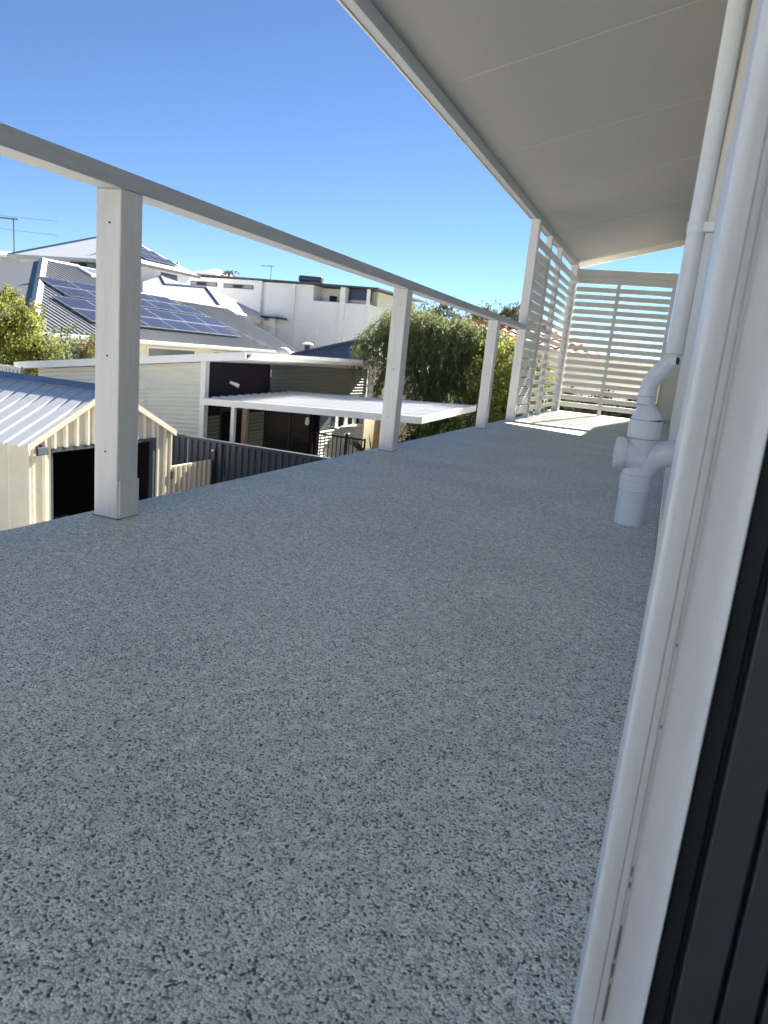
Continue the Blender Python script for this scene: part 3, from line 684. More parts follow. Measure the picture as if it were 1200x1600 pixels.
# thin pale fence behind the shed
tf = thing('picket_fence', 'short pale fence between the shed roof and the corrugated wall', 'fence', (-13.8, 11.6, GZ))
obj('top_rail', MB().box(-15.5, -13.05, 11.55, 11.62, -.51, -.45, .004), MWSTEEL, tf)
for k in range(22):
    x = -15.45+.11*k
    if k == 0: pk = obj('picket', MB().box(x, x+.075, 11.56, 11.58, GZ, -.512), MWSTEEL, tf)
    else: rep(pk, (.11*k, 0, 0))
obj('end_post', MB().box(-13.04, -12.97, 11.55, 11.63, GZ, -.44), MBRICK, tf)

# ------------------------------------------------------------------ house with the solar roof
K = 1.35
def S(x, y, z): return (x*K, y*K, .573+(z-.573)*K)
E0, E1 = S(-14.05, 12.75, .30), S(-14.05, 25.9, .30)
XE, ZE = E0[0], E0[2]; YA, YB = E0[1], E1[1]
RS = .4
def rz(x): return ZE+RS*(XE-x)
def xr(y): return XR if y < 26.6 else -24.0
XR = S(-19.5, 0, 0)[0]; YRG = YA+(XE-XR)            # ridge line and the start of the ridge above the hip
sh = thing('solar_house', 'grey metal hip roofed house covered in dark blue solar panels', 'house', (XR, 26, -2.6))
# rib sheets on the panelled slope, split where the hip cuts them
y = YA; i = 0
while y < YB-.05:
    w_ = min(.80, YB-y)
    xa = max(XR, XE-(y+w_/2-YA)) if y < YRG else XR
    pr = ribs(w_-.004, .2666, .042, .035, .02, .13)
    o_ = Vector((XE, y, ZE)); V = Vector((xa-XE, 0, rz(xa)-ZE))
    mb = MB(); n = len(pr); vs = []
    nrm = Vector((RS, 0, 1)).normalized()
    for k in (0, -.004):
        for q in (0, 1):
            for u_, h in pr:
                yy = y+u_; xx = XE if q == 0 else (max(XR, XE-(yy-YA)) if yy < YRG else xr(y+w_/2))
                vs.append(Vector((xx, yy, rz(xx)))+nrm*(h+k))
    f = []
    for j in range(n-1): f += [(j, j+1, n+j+1, n+j), (2*n+j+1, 2*n+j, 3*n+j, 3*n+j+1), (j, 2*n+j, 2*n+j+1, j+1), (n+j, n+j+1, 3*n+j+1, 3*n+j)]
    mb.add(vs, f); obj('roof_sheet', mb, MROOFGREY, sh); y += w_; i += 1
XB = XR-3.0
obj('hip_slope', MB().poly([(XE, YA, ZE), (XR, YRG, rz(XR)), (XB, YA+3.6, rz(XR)-1.2), (XB, YA, ZE)], (0, 0, -.04)), MROOFGREY, sh)
obj('rear_slope', MB().poly([(XR, YRG, rz(XR)), (XR, 26.6, rz(XR)), (XB, 26.6, rz(XR)-1.2), (XB, YA+3.6, rz(XR)-1.2)], (0, 0, -.04)), MROOFGREY, sh)
obj('rear_slope', MB().poly([(-24.0, 26.61, rz(-24.0)), (-24.0, YB, rz(-24.0)), (-26.5, YB, rz(-24.0)-1.0), (-26.5, 26.61, rz(-24.0)-1.0)], (0, 0, -.04)), MROOFGREY, sh)
def capstrip(name, a, b, r, m, par, h=.05):
    a, b = Vector(a), Vector(b); d = (b-a).normalized(); s_ = d.cross(Vector((0, 0, 1))).normalized(); up = s_.cross(d)
    return obj(name, MB().prism([(-r, -.03), (0, h), (r, -.03), (r, -.045), (0, h-.015), (-r, -.045)], a+up*.03, b+up*.03, s_, up), m, par)
capstrip('ridge_cap', (XR, YRG, rz(XR)), (XR, 26.6, rz(XR)), .12, MCAP, sh)
capstrip('ridge_cap', (-24.0, 26.6, rz(-24.0)), (-24.0, YB, rz(-24.0)), .12, MCAP, sh)
obj('gable_infill', MB().poly([(XR, 26.6, rz(XR)-.03), (-24.0, 26.6, rz(-24.0)-.03), (-26.5, 26.6, rz(-24.0)-1.0)], (0, .04, 0)), MCAP, sh)
capstrip('hip_cap', (XE, YA, ZE), (XR, YRG, rz(XR)), .17, MCAP, sh, .08)
capstrip('rake_cap', (XE, YB, ZE), (-24.0, YB, rz(-24.0)), .12, MCAP, sh)
f1, f2 = S(-17.57, 22.47, 1.70), S(-14.28, 23.76, .40)
capstrip('flashing_strip', (f1[0], f1[1], rz(f1[0])+.02), (f2[0], f2[1], rz(f2[0])+.02), .07, MWSTEEL, sh)
obj('gutter', MB().box(XE+.0, XE+.13, YA-.1, YB, ZE-.13, ZE+.01, .01), MCAP, sh)
obj('front_gutter', MB().box(XB, XE+.13, YA-.13, YA-.102, ZE-.13, ZE+.01, .01), MCAP, sh)
obj('soffit', MB().box(XE-.55, XE-.001, YA+.02, YB, ZE-.15, ZE-.135), MWSTEEL, sh)
obj('wall', MB().box(-26.4, XE-.55, YA+.55, YB-.3, -2.6, ZE-.02), MREND2, sh)
obj('gable_wall', MB().poly([(-26.5, YB-.28, ZE-.02), (XE-.55, YB-.28, ZE+.15), (-24.0, YB-.28, rz(-24.0)-.08), (-26.5, YB-.28, rz(-24.0)-1.08)], (0, .1, 0)), MREND2, sh)
for (a, b) in ((S(0, 14.3, 0)[1], S(0, 16.3, 0)[1]), (S(0, 17.2, 0)[1], S(0, 19.5, 0)[1]), (S(0, 20.4, 0)[1], S(0, 22.4, 0)[1])):
    wf = obj('window', MB().box(XE-.549, XE-.50, a, b, -1.35, ZE-.22, .01), MWSTEEL, sh)
    obj('pane', MB().box(XE-.499, XE-.492, a+.08, b-.08, -1.27, ZE-.30), MGLASS2, wf)
# panels: upper array two rows, lower array two rows; nine and fourteen long
def panel(xa, xb, ya, yb):
    nrm = Vector((RS, 0, 1)).normalized(); ta = Vector((xb-xa, 0, rz(xb)-rz(xa)))
    o_ = Vector((xa, ya, rz(xa)))+nrm*.14; U = Vector((0, yb-ya, 0))
    return o_, ta, U, nrm
proto = None
rowx = [(-17.61, -17.03), (-17.02, -16.38), (-16.26, -15.52), (-15.51, -14.78)]
rstart = [16.15, 16.15, 15.37, 15.37]; rend = [22.0, 22.6, 22.9, 22.55]
for (xa, xb), ys, ye in zip(rowx, rstart, rend):
    xa, xb, ys, ye = xa*K, xb*K, ys*K, ye*K; nn = max(1, round((ye-ys)/1.66)); wv = (ye-ys)/nn
    for k in range(nn):
        o_, ta, U, nrm = panel(xa, xb, ys+k*wv+.006, ys+(k+1)*wv-.006)
        pts = [o_, o_+ta, o_+ta+U, o_+U]
        pn = obj('solar_panel', MB().poly(pts, -nrm*.04), MPVF, sh)
        ins = lambda a, b: o_+ta*a+U*b+nrm*.003
        cl = obj('cells', MB().poly([ins(.035, .018), ins(.965, .018), ins(.965, .982), ins(.035, .982)], -nrm*.002), MSOL, pn)
    obj('mounting_rail', MB().box(xa+.15, xa+.2, ys, ye, rz(xa+.2)+.03, rz(xa+.2)+.10), MPVF, sh)
    obj('mounting_rail', MB().box(xb-.2, xb-.15, ys, ye, rz(xb-.15)+.03, rz(xb-.15)+.10), MPVF, sh)
a, b = S(-19.25, 19.4, 0), S(-18.65, 20.4, 0)
sx = obj('skylight', MB().poly([(a[0], a[1], rz(a[0])+.14), (b[0], a[1], rz(b[0])+.14), (b[0], b[1], rz(b[0])+.14), (a[0], b[1], rz(a[0])+.14)], (0, 0, -.14)), MWSTEEL, sh)
obj('skylight_pane', MB().poly([(a[0]+.1, a[1]+.1, rz(a[0]+.1)+.146), (b[0]-.1, a[1]+.1, rz(b[0]-.1)+.146), (b[0]-.1, b[1]-.1, rz(b[0]-.1)+.146), (a[0]+.1, b[1]-.1, rz(a[0]+.1)+.146)], (0, 0, -.005)), MGLASS2, sx)
def antenna(name, base, h, arm, dirv, label, el=5):
    t = thing(name, label, 'antenna', base); b = Vector(base); d = Vector(dirv).normalized(); s_ = d.cross(Vector((0, 0, 1)))
    obj('mast', MB().tube([b, b+Vector((0, 0, h))], .025, 6), MBLK, t)
    obj('boom', MB().tube([b+Vector((0, 0, h-.03))-d*.25, b+Vector((0, 0, h-.03))+d*arm], .02, 6), MBLK, t)
    for k in range(el):
        c = b+Vector((0, 0, h-.03))+d*(arm*(k+.5)/el); obj('element', MB().tube([c-s_*(.32-.03*k), c+s_*(.32-.03*k)], .009, 5), MBLK, t)
    return t
antenna('tv_antenna', S(-19.9, 17.45, 2.52), 1.45, 1.3, (-1, .1, .05), 'tall thin TV antenna on the ridge corner of the solar house roof')

# roof vent dome and flue behind the skillion roof
vt = thing('roof_vent', 'white domed roof vent just above the skillion roof edge', 'vent', (-15.6, 27.2, -.2))
obj('vent_base', MB().tube([(-15.6, 27.2, -.6), (-15.6, 27.2, .2)], .26, 20), MWSTEEL, vt)
dm = MB(); dm.tube([(-15.6, 27.2, .2)]+[(-15.6, 27.2, .2+.24*math.sin(t)) for t in (.3, .6, .9, 1.2, 1.45)], [.33]+[.33*math.cos(t) for t in (.3, .6, .9, 1.2, 1.45)], 20)
obj('vent_dome', dm, MWSTEEL, vt, smooth=True)
ch = thing('chimney', 'short tan brick chimney with a pale round cowl', 'chimney', (-18.1, 34, -2))
obj('stack', MB().box(-18.4, -17.6, 33.6, 34.3, -2.0, .22, .01), MBRICK, ch)
obj('flue', MB().tube([(-18.1, 34, .22), (-18.1, 34, .66)], .16, 16), MCHAR, ch)
obj('cowl', MB().tube([(-18.1, 34, .64), (-18.1, 34, .70), (-18.1, 34, .78)], [.3, .3, .1], 16), MWSTEEL, ch)

# ------------------------------------------------------------------ low slate roofed house
dh = thing('slate_roof_house', 'low house with a slate blue hip roof below the white building', 'house', (-15, 37, -2.5))
ap = Vector((-15.3, 34.2, 1.12)); ez = -.15
cs = [(-18.9, 32.2, ez), (-12.2, 32.2, ez), (-12.2, 40, ez), (-18.9, 40, ez)]; ap2 = Vector((-15.3, 38, 1.12))
obj('roof_slope', MB().poly([cs[0], cs[1], ap], (0, 0, -.05)), MSLATE, dh); obj('roof_slope', MB().poly([cs[1], cs[2], ap2, ap], (0, 0, -.05)), MSLATE, dh)
obj('roof_slope', MB().poly([cs[2], cs[3], ap2], (0, 0, -.05)), MSLATE, dh); obj('roof_slope', MB().poly([cs[3], cs[0], ap, ap2], (0, 0, -.05)), MSLATE, dh)
obj('wall', MB().box(-18.4, -12.7, 32.7, 39.5, -2.5, ez-.06), MREND2, dh)
capstrip('hip_cap', cs[1], ap, .14, MCAP, dh); capstrip('hip_cap', cs[0], ap, .14, MSLATE, dh)

# ------------------------------------------------------------------ white roofed house between
wr = thing('pale_roof_house', 'house with a pale grey folded metal roof behind the solar panels', 'house', (-30, 42, -1))
pk, r1, r2, cc, rR = Vector((-33.29, 40.87, 4.27)), Vector((-32.2, 40.0, 3.68)), Vector((-30.52, 42.16, 3.82)), Vector((-27.51, 40.0, 2.27)), Vector((-30.9, 52.2, 2.27))
lA, lB, lC = Vector((-30.03, 38.21, 2.49)), Vector((-31.85, 37.45, 2.81)), Vector((-33.17, 38.98, 3.66))
obj('front_slope', MB().poly([lC, pk, r1, r2, cc, lA, lB], (0, 0, -.05)), MWROOF2, wr)
obj('side_slope', MB().poly([r2, rR, cc], (0, 0, -.05)), MWROOF, wr)
obj('upper_side', MB().poly([pk+Vector((.02, .05, 0)), (-31.2, 41.9, 3.72), r1+Vector((0, .05, -.02))], (0, 0, -.05)), MWROOF2, wr)
obj('rear_slope', MB().poly([r1+Vector((0, .1, -.06)), r2+Vector((0, .1, -.06)), rR+Vector((-.1, .1, -.08)), (-33.3, 52, 2.2)], (0, 0, -.05)), MWROOF, wr)
capstrip('ridge_cap', r1, r2, .13, rc, wr); capstrip('hip_cap', r2, cc, .15, rc, wr); capstrip('hip_cap', r1, pk, .14, rc, wr); capstrip('rake_cap', r2, rR, .10, MWSTEEL, wr)
capstrip('gutter', lA, cc, .12, MWSTEEL, wr, .10); capstrip('gutter', cc, rR, .08, MWSTEEL, wr, .06)
obj('wall', MB().poly([(-32.9, 39.6, -1), (-29.9, 38.8, -1), (-27.9, 40.3, -1), (-31.2, 52, -1), (-33.2, 52, -1)], (0, 0, 2.95)), MREND2, wr)

# ------------------------------------------------------------------ large white house at the left with a hip roof
bl = thing('hip_roof_house', 'two storey white house with broad pale hip roof at the left behind the solar house', 'house', (-40, 43, -1))
XC, YC, ZC = -33.2, 38.0, 4.79
ap1 = Vector((-38.6, 43.4, 7.1)); ap2 = Vector((-40.2, 43.4, 7.1))
c0, c1, c2, c3 = (-43.9, YC, ZC), (XC, YC, ZC), (XC, 45.0, ZC), (-43.9, 47.0, ZC)
obj('front_slope', MB().poly([c0, c1, ap1, ap2], (0, 0, -.05)), MWROOF, bl)
obj('side_slope', MB().poly([c1, c2, ap1], (0, 0, -.05)), MWROOF, bl)
obj('rear_slope', MB().poly([c2, c3, ap2, ap1], (0, 0, -.05)), MWROOF, bl); obj('left_slope', MB().poly([c3, c0, ap2], (0, 0, -.05)), MWROOF, bl)
capstrip('hip_cap', c1, ap1, .15, MCAP, bl); capstrip('hip_cap', c0, ap2, .15, rc, bl)
obj('wall', MB().box(-43.4, XC-.5, YC+.5, 44.6, -1, ZC-.06), MREND, bl)
obj('fascia', MB().box(-43.9, XC+.12, YC-.12, YC-.005, ZC-.17, ZC+.02, .01), MCAP, bl)
obj('side_fascia', MB().box(XC+.002, XC+.12, YC, 45.0, ZC-.17, ZC+.02, .01), MCHAR, bl)
obj('soffit', MB().box(-43.8, XC-.01, YC+.002, YC+.495, ZC-.19, ZC-.175), MWSTEEL, bl)
def win(par, x0, x1, y, z0, z1, split=2, m=MGLASS):
    f = obj('window', MB().box(x0, x1, y-.06, y-.001, z0, z1, .01), MCHAR, par); wd = (x1-x0)/split
    for k in range(split): obj('pane', MB().box(x0+k*wd+.06, x0+(k+1)*wd-.06, y-.068, y-.0605, z0+.06, z1-.06), m if k != 1 else MGLASS, f)
    return f
f = win(bl, -38.8, -36.6, YC+.5, 4.0, ZC-.2, 3, MGLASS2)
win(bl, -41.5, -41.0, YC+.5, 4.2, ZC-.2, 1)
f = obj('window', MB().box(XC-.499, XC-.45, 41.4, 43.1, 4.05, 4.55, .01), MCHAR, bl)
for k in range(3): obj('pane', MB().box(XC-.449, XC-.442, 41.48+k*.54, 41.94+k*.54, 4.12, 4.49), MGLASS2, f)
# panels on the slope that faces the balcony
A = Vector(c1); nrm = (Vector(c2)-A).cross(ap1-A).normalized()
if nrm.z < 0: nrm = -nrm
def sp(u, v):                                   # u along the eave, v up the slope (0..1 of the slope height)
    b = A+(Vector(c2)-A)*u; return b+Vector((ap1.x-XC, 0, ap1.z-ZC))*v+nrm*.14
for r in range(3):
    for k in range(4-r):
        u0, v0 = .30+r*.075+k*.13, .14+r*.20
        pts = [sp(u0, v0), sp(u0, v0+.19), sp(u0+.124, v0+.19), sp(u0+.124, v0)]
        pn = obj('solar_panel', MB().poly(pts, -nrm*.04), MPVF, bl)
        ctr = sum(pts, Vector())/4
        obj('cells', MB().poly([ctr+(q-ctr)*.94+nrm*.003 for q in pts], -nrm*.002), MSOL, pn)
lh = thing('far_left_house', 'low peaked pale roof at the far left edge behind the antenna', 'house', (-48, 47, 0))
obj('roof', MB().poly([(-60, 46, 5.6), (-45.5, 46, 5.6), (-48.5, 50, 6.15), (-60, 50, 6.4)], (0, 0, -.05)), MCAP, lh)
obj('wall', MB().box(-59, -46.2, 46.6, 54, -1, 5.53), MREND2, lh)

for i, (za, zb) in enumerate(((8.0, 6.55), (7.4, 5.6))):
    pts = [Vector((-66+t*23.5, 36+t*5, za+1+(zb-za)*t-1.1*t*(1-t))) for t in np.linspace(0, 1, 14)]
    pl_ = obj('power_line', MB().tube(pts, .010, 5), MBLK)
    props(pl_, ['upper power line crossing the sky at the far left', 'lower power line just over the far left roofs'][i], 'power line', 'power lines at the far left')
# ------------------------------------------------------------------ big white flat-roofed building
wb = thing('flat_roof_building', 'long two storey white rendered building under a thin charcoal flat roof', 'building', (-30, 54, -1.5))
YW = 50.0
def wz(x): return 5.40-(x+38)*.0125
obj('wall', MB().box(-38.6, -31.3, YW, 60, -1.5, wz(-31.3)-.12), MREND, wb)
obj('wall', MB().box(-31.298, -26.5, YW+.12, 60, -1.5, wz(-26.5)-.12), MREND, wb)
obj('wall', MB().box(-26.498, -21.75, YW+.1, 60, -1.5, 4.0), MREND, wb)
obj('wall', MB().box(-26.498, -21.75, 51.5, 60, 4.001, wz(-21.75)-.12), MREND2, wb)
for x, wd in ((-31.4, .45), (-28.1, .10), (-24.15, .42), (-21.98, .22)):
    obj('pier', MB().box(x, x+wd, YW-.1, YW+.095, -1.5, wz(x)-.125, .01), MREND, wb)
obj('middle_pier', MB().box(-24.15, -23.75, YW+.1, 51.4, 4.001, wz(-24)-.13), MREND, wb)
obj('ledge', MB().box(-27.9, -24.18, YW+.02, YW+.098, 1.90, 1.96, .01), MREND, wb)
for x in (-27.2, -26.0, -24.9): obj('joint_bead', MB().box(x, x+.05, YW+.06, YW+.097, -1.0, 1.89), MREND, wb)
obj('roof', MB().poly([(-39.0, YW-.55, wz(-39)), (-20.9, YW-.55, wz(-20.9)), (-20.9, 60.4, wz(-20.9)+.1), (-39.0, 60.4, wz(-39)+.1)], (0, 0, -.10)), MCHAR, wb)
win(wb, -38.0, -35.15, YW, 4.52, 4.86, 3, MGLASS2); win(wb, -34.5, -31.75, YW, 4.50, 4.82, 3, MGLASS2)
bw = obj('window', MB().box(-26.3, -25.0, 51.4, 51.498, 4.05, 4.62, .01), MWSTEEL, wb); obj('pane', MB().box(-25.75, -25.1, 51.38, 51.399, 4.12, 4.55), MGLASS, bw)
obj('navy_screen', MB().box(-23.72, -21.80, YW+.5, YW+.55, 4.28, wz(-22)-.13), MNAVY, wb)
obj('stair_stringer', MB().poly([(-23.6, YW+.7, 4.05), (-21.9, YW+.7, 4.0), (-21.9, YW+.7, 4.12), (-23.6, YW+.7, 4.75)], (0, .1, 0)), MREND2, wb)
obj('porch_roof', MB().box(-30.4, -28.6, YW-1.2, YW+.1, 2.40, 2.52, .01), MCHAR, wb)
obj('porch_post', MB().box(-29.4, -29.1, YW-1.1, YW-.8, -1, 2.398, .01), MREND, wb)
hw = thing('solar_water_heater', 'grey cylinder solar water heater on the charcoal flat roof', 'water heater', (-27, 50.5, 5.3))
obj('tank', MB().tube([(-28.0, 50.6, 5.62), (-26.15, 50.6, 5.56)], .24, 20), MALU2, hw, smooth=True)
obj('tank_end', MB().tube([(-26.149, 50.6, 5.56), (-26.08, 50.6, 5.558)], [.25, .2], 20), MCHAR, hw)
obj('cradle', MB().box(-27.95, -26.2, 50.35, 50.85, wz(-27)+.01, 5.36), MWSTEEL, hw)
obj('collector', MB().poly([(-28.0, 50.75, 5.45), (-26.2, 50.75, 5.42), (-26.2, 52.2, 5.33), (-28.0, 52.2, 5.36)], (0, 0, -.06)), MGLASS, hw)
antenna('tv_antenna', (-30.6, 50.6, wz(-30.6)), 1.12, 1.0, (-1, .1, 0), 'thin TV antenna on the charcoal flat roof of the white building', 4)
fh = thing('far_hip_house', 'small grey hip roof peeking above the left end of the charcoal roof', 'house', (-44.5, 63, 0))
q = [(-47.0, 60, 6.25), (-42.3, 60, 6.25), (-42.3, 66, 6.25), (-47.0, 66, 6.25)]; a1, a2 = (-44.6, 62.6, 7.22), (-44.2, 63.2, 7.22)
obj('roof_slope', MB().poly([q[0], q[1], a2, a1], (0, 0, -.05)), MCAP, fh); obj('roof_slope', MB().poly([q[1], q[2], a2], (0, 0, -.05)), MCAP, fh)
obj('roof_slope', MB().poly([q[2], q[3], a1, a2], (0, 0, -.05)), MCAP, fh); obj('roof_slope', MB().poly([q[3], q[0], a1], (0, 0, -.05)), MCAP, fh)
obj('wall', MB().box(-46.6, -42.7, 60.4, 65.6, -1, 6.18), MREND2, fh)
po = thing('chimney_pipe', 'thin grey flue pipe standing behind the panelled roof', 'flue', (-40.6, 53, 4))
obj('pipe', MB().tube([(-41.4, 53, 3), (-41.4, 53, 6.45)], .08, 10), MALU2, po); obj('flue_cap', MB().tube([(-41.4, 53, 6.45), (-41.4, 53, 6.6)], [.14, .06], 10), MALU2, po)
pt = thing('palm_tree', 'tiny distant palm above the charcoal roof line', 'palm', (-41.2, 60.5, -1))
obj('trunk', MB().tube([(-41.2, 60.5, -1), (-41.2, 60.5, 6.75)], [.16, .10], 8), MBARK, pt)
P, D = [], []
for k in range(26):
    a = k*2.4; d = Vector((math.cos(a), math.sin(a), random.uniform(-.35, .7)))
    for t in np.linspace(.05, 1.0, 10): P.append((-41.2+d.x*t*.9, 60.5+d.y*t*.9, 6.75+d.z*t*.9-.5*t*t)); D.append((d.x, d.y, d.z-1.2*t))
leaves('crown', np.array(P), np.array(D)+rng.normal(size=(len(P), 3))*.4, .3, .07, MFAR, pt)

# ------------------------------------------------------------------ terracotta roofed house beyond the end screen
th = thing('terracotta_house', 'cream house with a terracotta tiled roof seen through the slatted end screen', 'house', (-4, 27, -2.6))
TY, TZ = 22.6, 1.12; nrow, x0t, x1t = 6, -7.4, -2.15; pitch_t = .40
for r in range(nrow):
    ya = TY+r*.33; za = TZ+r*.33*pitch_t
    L0, L1 = x0t, x1t-r*.33
    pr = wave(L1-L0, .30, .028, 6)
    mb = MB(); n = len(pr); vs = []
    for q in (0, 1):
        vs += [(L0+u_, ya+q*.37, za+h+q*.37*pitch_t+(.035 if q == 0 else 0)) for u_, h in pr]
    for q in (0, 1):
        vs += [(L0+u_, ya+q*.37, za+h+q*.37*pitch_t-.03) for u_, h in pr]
    f = []
    for j in range(n-1): f += [(j, j+1, n+j+1, n+j), (2*n+j+1, 2*n+j, 3*n+j, 3*n+j+1), (j, 2*n+j, 2*n+j+1, j+1), (n+j, n+j+1, 3*n+j+1, 3*n+j)]
    mb.add(vs, f); obj('tile_course', mb, MTILE, th)
zr = TZ+nrow*.33*pitch_t
obj('ridge_tile', MB().tube([(x0t, TY+nrow*.33+.03, zr), (x1t-nrow*.33, TY+nrow*.33+.03, zr)], .11, 12), MTILE, th)
obj('rear_slope', MB().poly([(x0t, TY+nrow*.33, zr), (x1t-nrow*.33, TY+nrow*.33, zr), (x1t, TY+4, TZ), (x0t, TY+4, TZ)], (0, 0, -.05)), MTILE, th)
obj('hip_slope', MB().poly([(x1t, TY, TZ), (x1t-nrow*.33, TY+nrow*.33, zr), (x1t, TY+4, TZ)], (0, 0, -.05)), MTILE, th)
obj('gutter', MB().box(x0t, x1t, TY-.12, TY-.005, TZ-.10, TZ+.0, .008), MCHAR, th)
obj('eave_shade_soffit', MB().box(x0t, x1t, TY, TY+.5, TZ-.14, TZ-.105), MBLK, th)  # soffit coloured black to draw the eave shadow line
obj('wall', MB().box(x0t+.3, x1t-.2, TY+.5, TY+3.8, -2.6, TZ-.141), MCREAMW, th)
lw = thing('boundary_wall', 'cream boundary wall seen through the lower slats of the end screen', 'wall', (0, 19, -2.7))
obj('wall_panel', MB().box(-4.6, 2.4, 19.0, 19.18, -2.7, .98), MCREAMW, lw); obj('capping', MB().box(-4.65, 2.45, 18.96, 19.22, .981, 1.04, .006), MCREAMW, lw)

# ------------------------------------------------------------------ trees and shrubs
def lumps(list_, spread):
    P = []; D = []
    for cen, rad, n, per in list_:
        p, d = clumps(cen, rad, n, per, spread); P.append(p); D.append(d)
    return np.concatenate(P), np.concatenate(D)
# weeping tree beyond the patio roof
wt = thing('weeping_tree', 'large grey green weeping tree behind the second railing post', 'tree', (-5.9, 18.5, -2.9))
limbs(wt, (-5.9, 18.5, -2.9), (-5.9, 18.5, -.6), .22, [(-7.2, 17.9, 1.1), (-6.4, 18.9, 1.7), (-5.3, 18.0, 1.6), (-4.6, 18.7, 1.0), (-6.0, 17.6, 1.4), (-6.9, 19, 1.2), (-5.1, 19.3, 1.6)])
P, D = [], []
for cen, rad, n in (((-7.1, 18.2, .85), (.80, .9, .85), 210), ((-6.2, 18.3, 1.15), (.95, 1.0, .92), 270), ((-5.25, 18.4, 1.05), (.95, 1.0, .92), 270), ((-4.7, 18.5, .6), (.7, .85, .85), 140), ((-6.2, 18.0, .1), (1.15, .85, .9), 220), ((-5.4, 18.0, -.35), (1.25, .85, .9), 220), ((-4.75, 18.4, 1.05), (.6, .8, .7), 120), ((-6.7, 18.2, 1.45), (.75, .8, .65), 130)):
    d = rng.normal(size=(n, 3)); d /= np.linalg.norm(d, axis=1)[:, None]; d[:, 2] = np.abs(d[:, 2])*.9-.12
    st = np.array(cen)+d*np.array(rad)*(.55+.45*rng.random((n, 1)))
    Ls = .40+.75*rng.random(n)
    for i in range(n):
        m_ = int(38*Ls[i]); t = np.sort(rng.random(m_))
        hx = d[i, :2]*(.45*np.sqrt(t)[:, None]); z = .10*np.sin(t*3)-Ls[i]*t**1.4
        pts = np.column_stack([st[i, 0]+hx[:, 0], st[i, 1]+hx[:, 1], st[i, 2]+z])+rng.normal(size=(m_, 3))*.035
        P.append(pts); dd = np.column_stack([d[i, 0]*(1-t)*.6, d[i, 1]*(1-t)*.6, -.3-t])+rng.normal(size=(m_, 3))*.33; D.append(dd)
leaves('crown', np.concatenate(P), np.concatenate(D), .15, .021, MWEEP, wt)
# bright shrub tree between the third post and the side screen
yt = thing('bright_tree', 'sunlit yellow green leafy tree between the third post and the side screen', 'tree', (-3.7, 17.2, -3))
limbs(yt, (-3.7, 17.2, -3), (-3.7, 17.2, -1.2), .11, [(-4.3, 17, .2), (-3.4, 17.3, .5), (-3.0, 17, .2), (-3.9, 16.8, .6)])
P, D = lumps([((-3.95, 17.2, .0), (.75, .7, 1.1), 170, 34), ((-3.25, 17.3, -.05), (.75, .7, 1.1), 160, 34), ((-3.6, 17.2, -1.3), (1.0, .8, .7), 90, 30)], .09)
leaves('crown', P, D*.6+rng.normal(size=P.shape)*.7+np.array([0, 0, -.25]), .085, .045, MYEL, yt)
# olive tree further back
ft = thing('olive_tree', 'distant olive green tree rising above the end of the railing', 'tree', (-7.4, 31, -2))
limbs(ft, (-7.4, 31, -2), (-7.4, 31, .6), .2, [(-8.2, 31, 2.2), (-7.2, 31.3, 2.6), (-6.6, 31, 2.1)])
P, D = lumps([((-8.0, 31, 2.0), (1.0, 1, .85), 120, 40), ((-6.9, 31.2, 2.15), (1.0, 1, .9), 130, 40), ((-7.5, 31, 1.0), (1.5, 1, .9), 120, 40)], .14)
leaves('crown', P, D*.5+rng.normal(size=P.shape)*.8, .14, .05, MFAR, ft)
mt = thing('round_tree', 'rounded grey green tree behind the weeping tree', 'tree', (-9.6, 30, -2))
limbs(mt, (-9.6, 30, -2), (-9.6, 30, .6), .2, [(-10.2, 30, 2.0), (-9.2, 30.3, 2.2)])
P, D = lumps([((-9.6, 30, 1.6), (1.5, 1.2, 1.15), 200, 40), ((-11.2, 30.4, 1.2), (1.1, 1, 1.0), 120, 40)], .15)
leaves('crown', P, D*.5+rng.normal(size=P.shape)*.8, .14, .05, MFAR, mt)
# citrus at the left edge and the slender shrub beside it
ct = thing('citrus_tree', 'yellow green citrus tree at the left edge in front of the solar house', 'tree', (-15.4, 13.4, -2.8))
limbs(ct, (-15.4, 13.4, -2.8), (-15.4, 13.4, -1.0), .1, [(-15.8, 13.4, .4), (-15.0, 13.3, .3), (-14.6, 13.2, -.2)])
P, D = lumps([((-15.5, 13.3, .45), (.85, .7, .75), 130, 36), ((-14.9, 13.2, -.1), (.85, .7, .75), 150, 36), ((-14.1, 13.2, -.35), (.55, .5, .5), 70, 34), ((-15.5, 13.3, -1.0), (1.0, .7, .8), 100, 30)], .085)
leaves('crown', P, D*.6+rng.normal(size=P.shape)*.7+np.array([0, 0, -.2]), .085, .045, MYEL, ct)
ls = thing('slender_shrub', 'slender shrub with loose leafy stems beside the citrus tree', 'shrub', (-13.0, 13.1, -2.8))
P, D = [], []; mb = MB()
for (ex, ez_) in ((-13.55, .55), (-13.15, .62), (-12.9, .35), (-12.55, .50), (-12.35, .38), (-13.7, .2), (-12.8, -.05)):
    b_ = Vector((-13.0, 13.1, -1.4)); e_ = Vector((ex, 13.0+random.uniform(-.15, .15), ez_)); path = arc([b_, b_.lerp(e_, .5)+Vector((.08, 0, .1)), e_])
    mb.tube(path, [.018*(1-.7*i/8) for i in range(9)], 5)
    for i in range(260):
        t = random.uniform(.35, 1)**.7; q_ = path[min(8, int(t*8))]; P.append((q_.x+random.gauss(0, .085), q_.y+random.gauss(0, .085), q_.z+random.gauss(0, .085))); D.append((random.gauss(0, 1), random.gauss(0, 1), random.gauss(.2, 1)))
mb.tube([(-13.0, 13.1, -2.8), (-13.0, 13.1, -1.35)], .03, 7); obj('stem', mb, MBARK, ls)
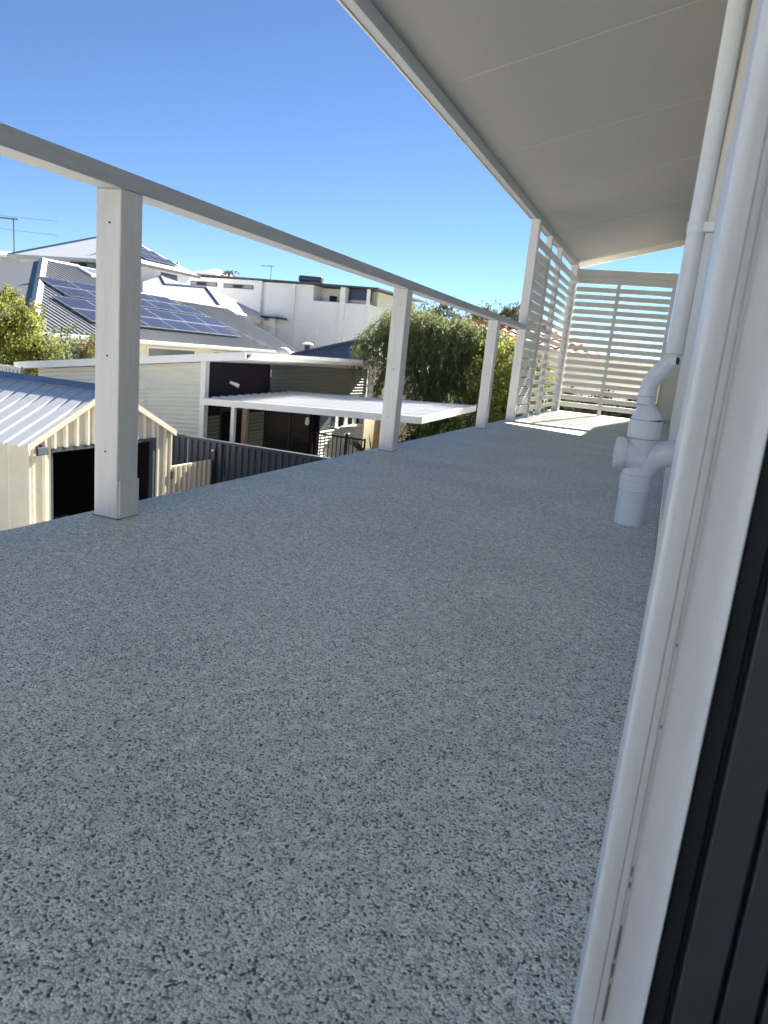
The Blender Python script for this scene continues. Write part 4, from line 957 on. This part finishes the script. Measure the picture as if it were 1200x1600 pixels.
leaves('foliage', np.array(P), np.array(D), .075, .035, MGRN, ls)
rf = thing('red_flower_plant', 'crimson flowering plant peeking over the corrugated building roof', 'plant', (-12.95, 13.7, -2.8))
obj('stem', MB().tube([(-12.95, 13.7, -2.8), (-12.95, 13.7, -.2)], .02, 6), MBARK, rf)
P, D = lumps([((-13.12, 13.5, -.02), (.20, .12, .13), 22, 26), ((-12.86, 13.5, .10), (.16, .12, .16), 22, 26)], .03)
leaves('flowers', P, D+rng.normal(size=P.shape)*.6, .06, .035, MRED, rf)
P, D = lumps([((-13.0, 13.7, -.3), (.3, .2, .2), 24, 20)], .05); leaves('foliage', P, D+rng.normal(size=P.shape)*.6, .07, .03, MGRN, rf)
# low hedge just beyond the end screen
for i, (x, lab) in enumerate(((-1.7, 'dark green leafy shrub under the left of the end screen'), (-1.1, 'red and cream variegated shrub under the middle of the end screen'), (-.5, 'mottled shrub under the right of the end screen'), (.15, 'mottled shrub at the house end of the end screen'))):
    hs = thing('shrub', lab, 'shrub', (x, 12.3, -3), 'shrubs beyond the end screen')
    obj('stem', MB().tube([(x, 12.3, -3), (x, 12.3, -.5)], .04, 6), MBARK, hs)
    P, D = lumps([((x, 12.3, -.36), (.45, .4, .55), 110, 34)], .06)
    leaves('foliage', P, D*.7+rng.normal(size=P.shape)*.6, .075, .05, MGRN if i == 0 else MHED, hs)
# dark planting below the patio edge
for i, (x, y) in enumerate(((-5.1, 17.2), (-4.3, 16.4), (-5.9, 18.4))):
    us = thing('garden_shrub', ['dark garden shrub in the shade beyond the patio corner', 'leafy garden shrub nearest the balcony edge beyond the patio', 'garden shrub below the weeping tree beside the cream wall'][i], 'shrub', (x, y, -3), 'garden shrubs below the weeping tree')
    obj('stem', MB().tube([(x, y, -3), (x, y, -1.7)], .05, 6), MBARK, us)
    P, D = lumps([((x, y, -1.6), (.75, .6, .85), 110, 30)], .09)
    leaves('foliage', P, D*.6+rng.normal(size=P.shape)*.7, .10, .05, MGRN if i != 0 else MWEEP, us)
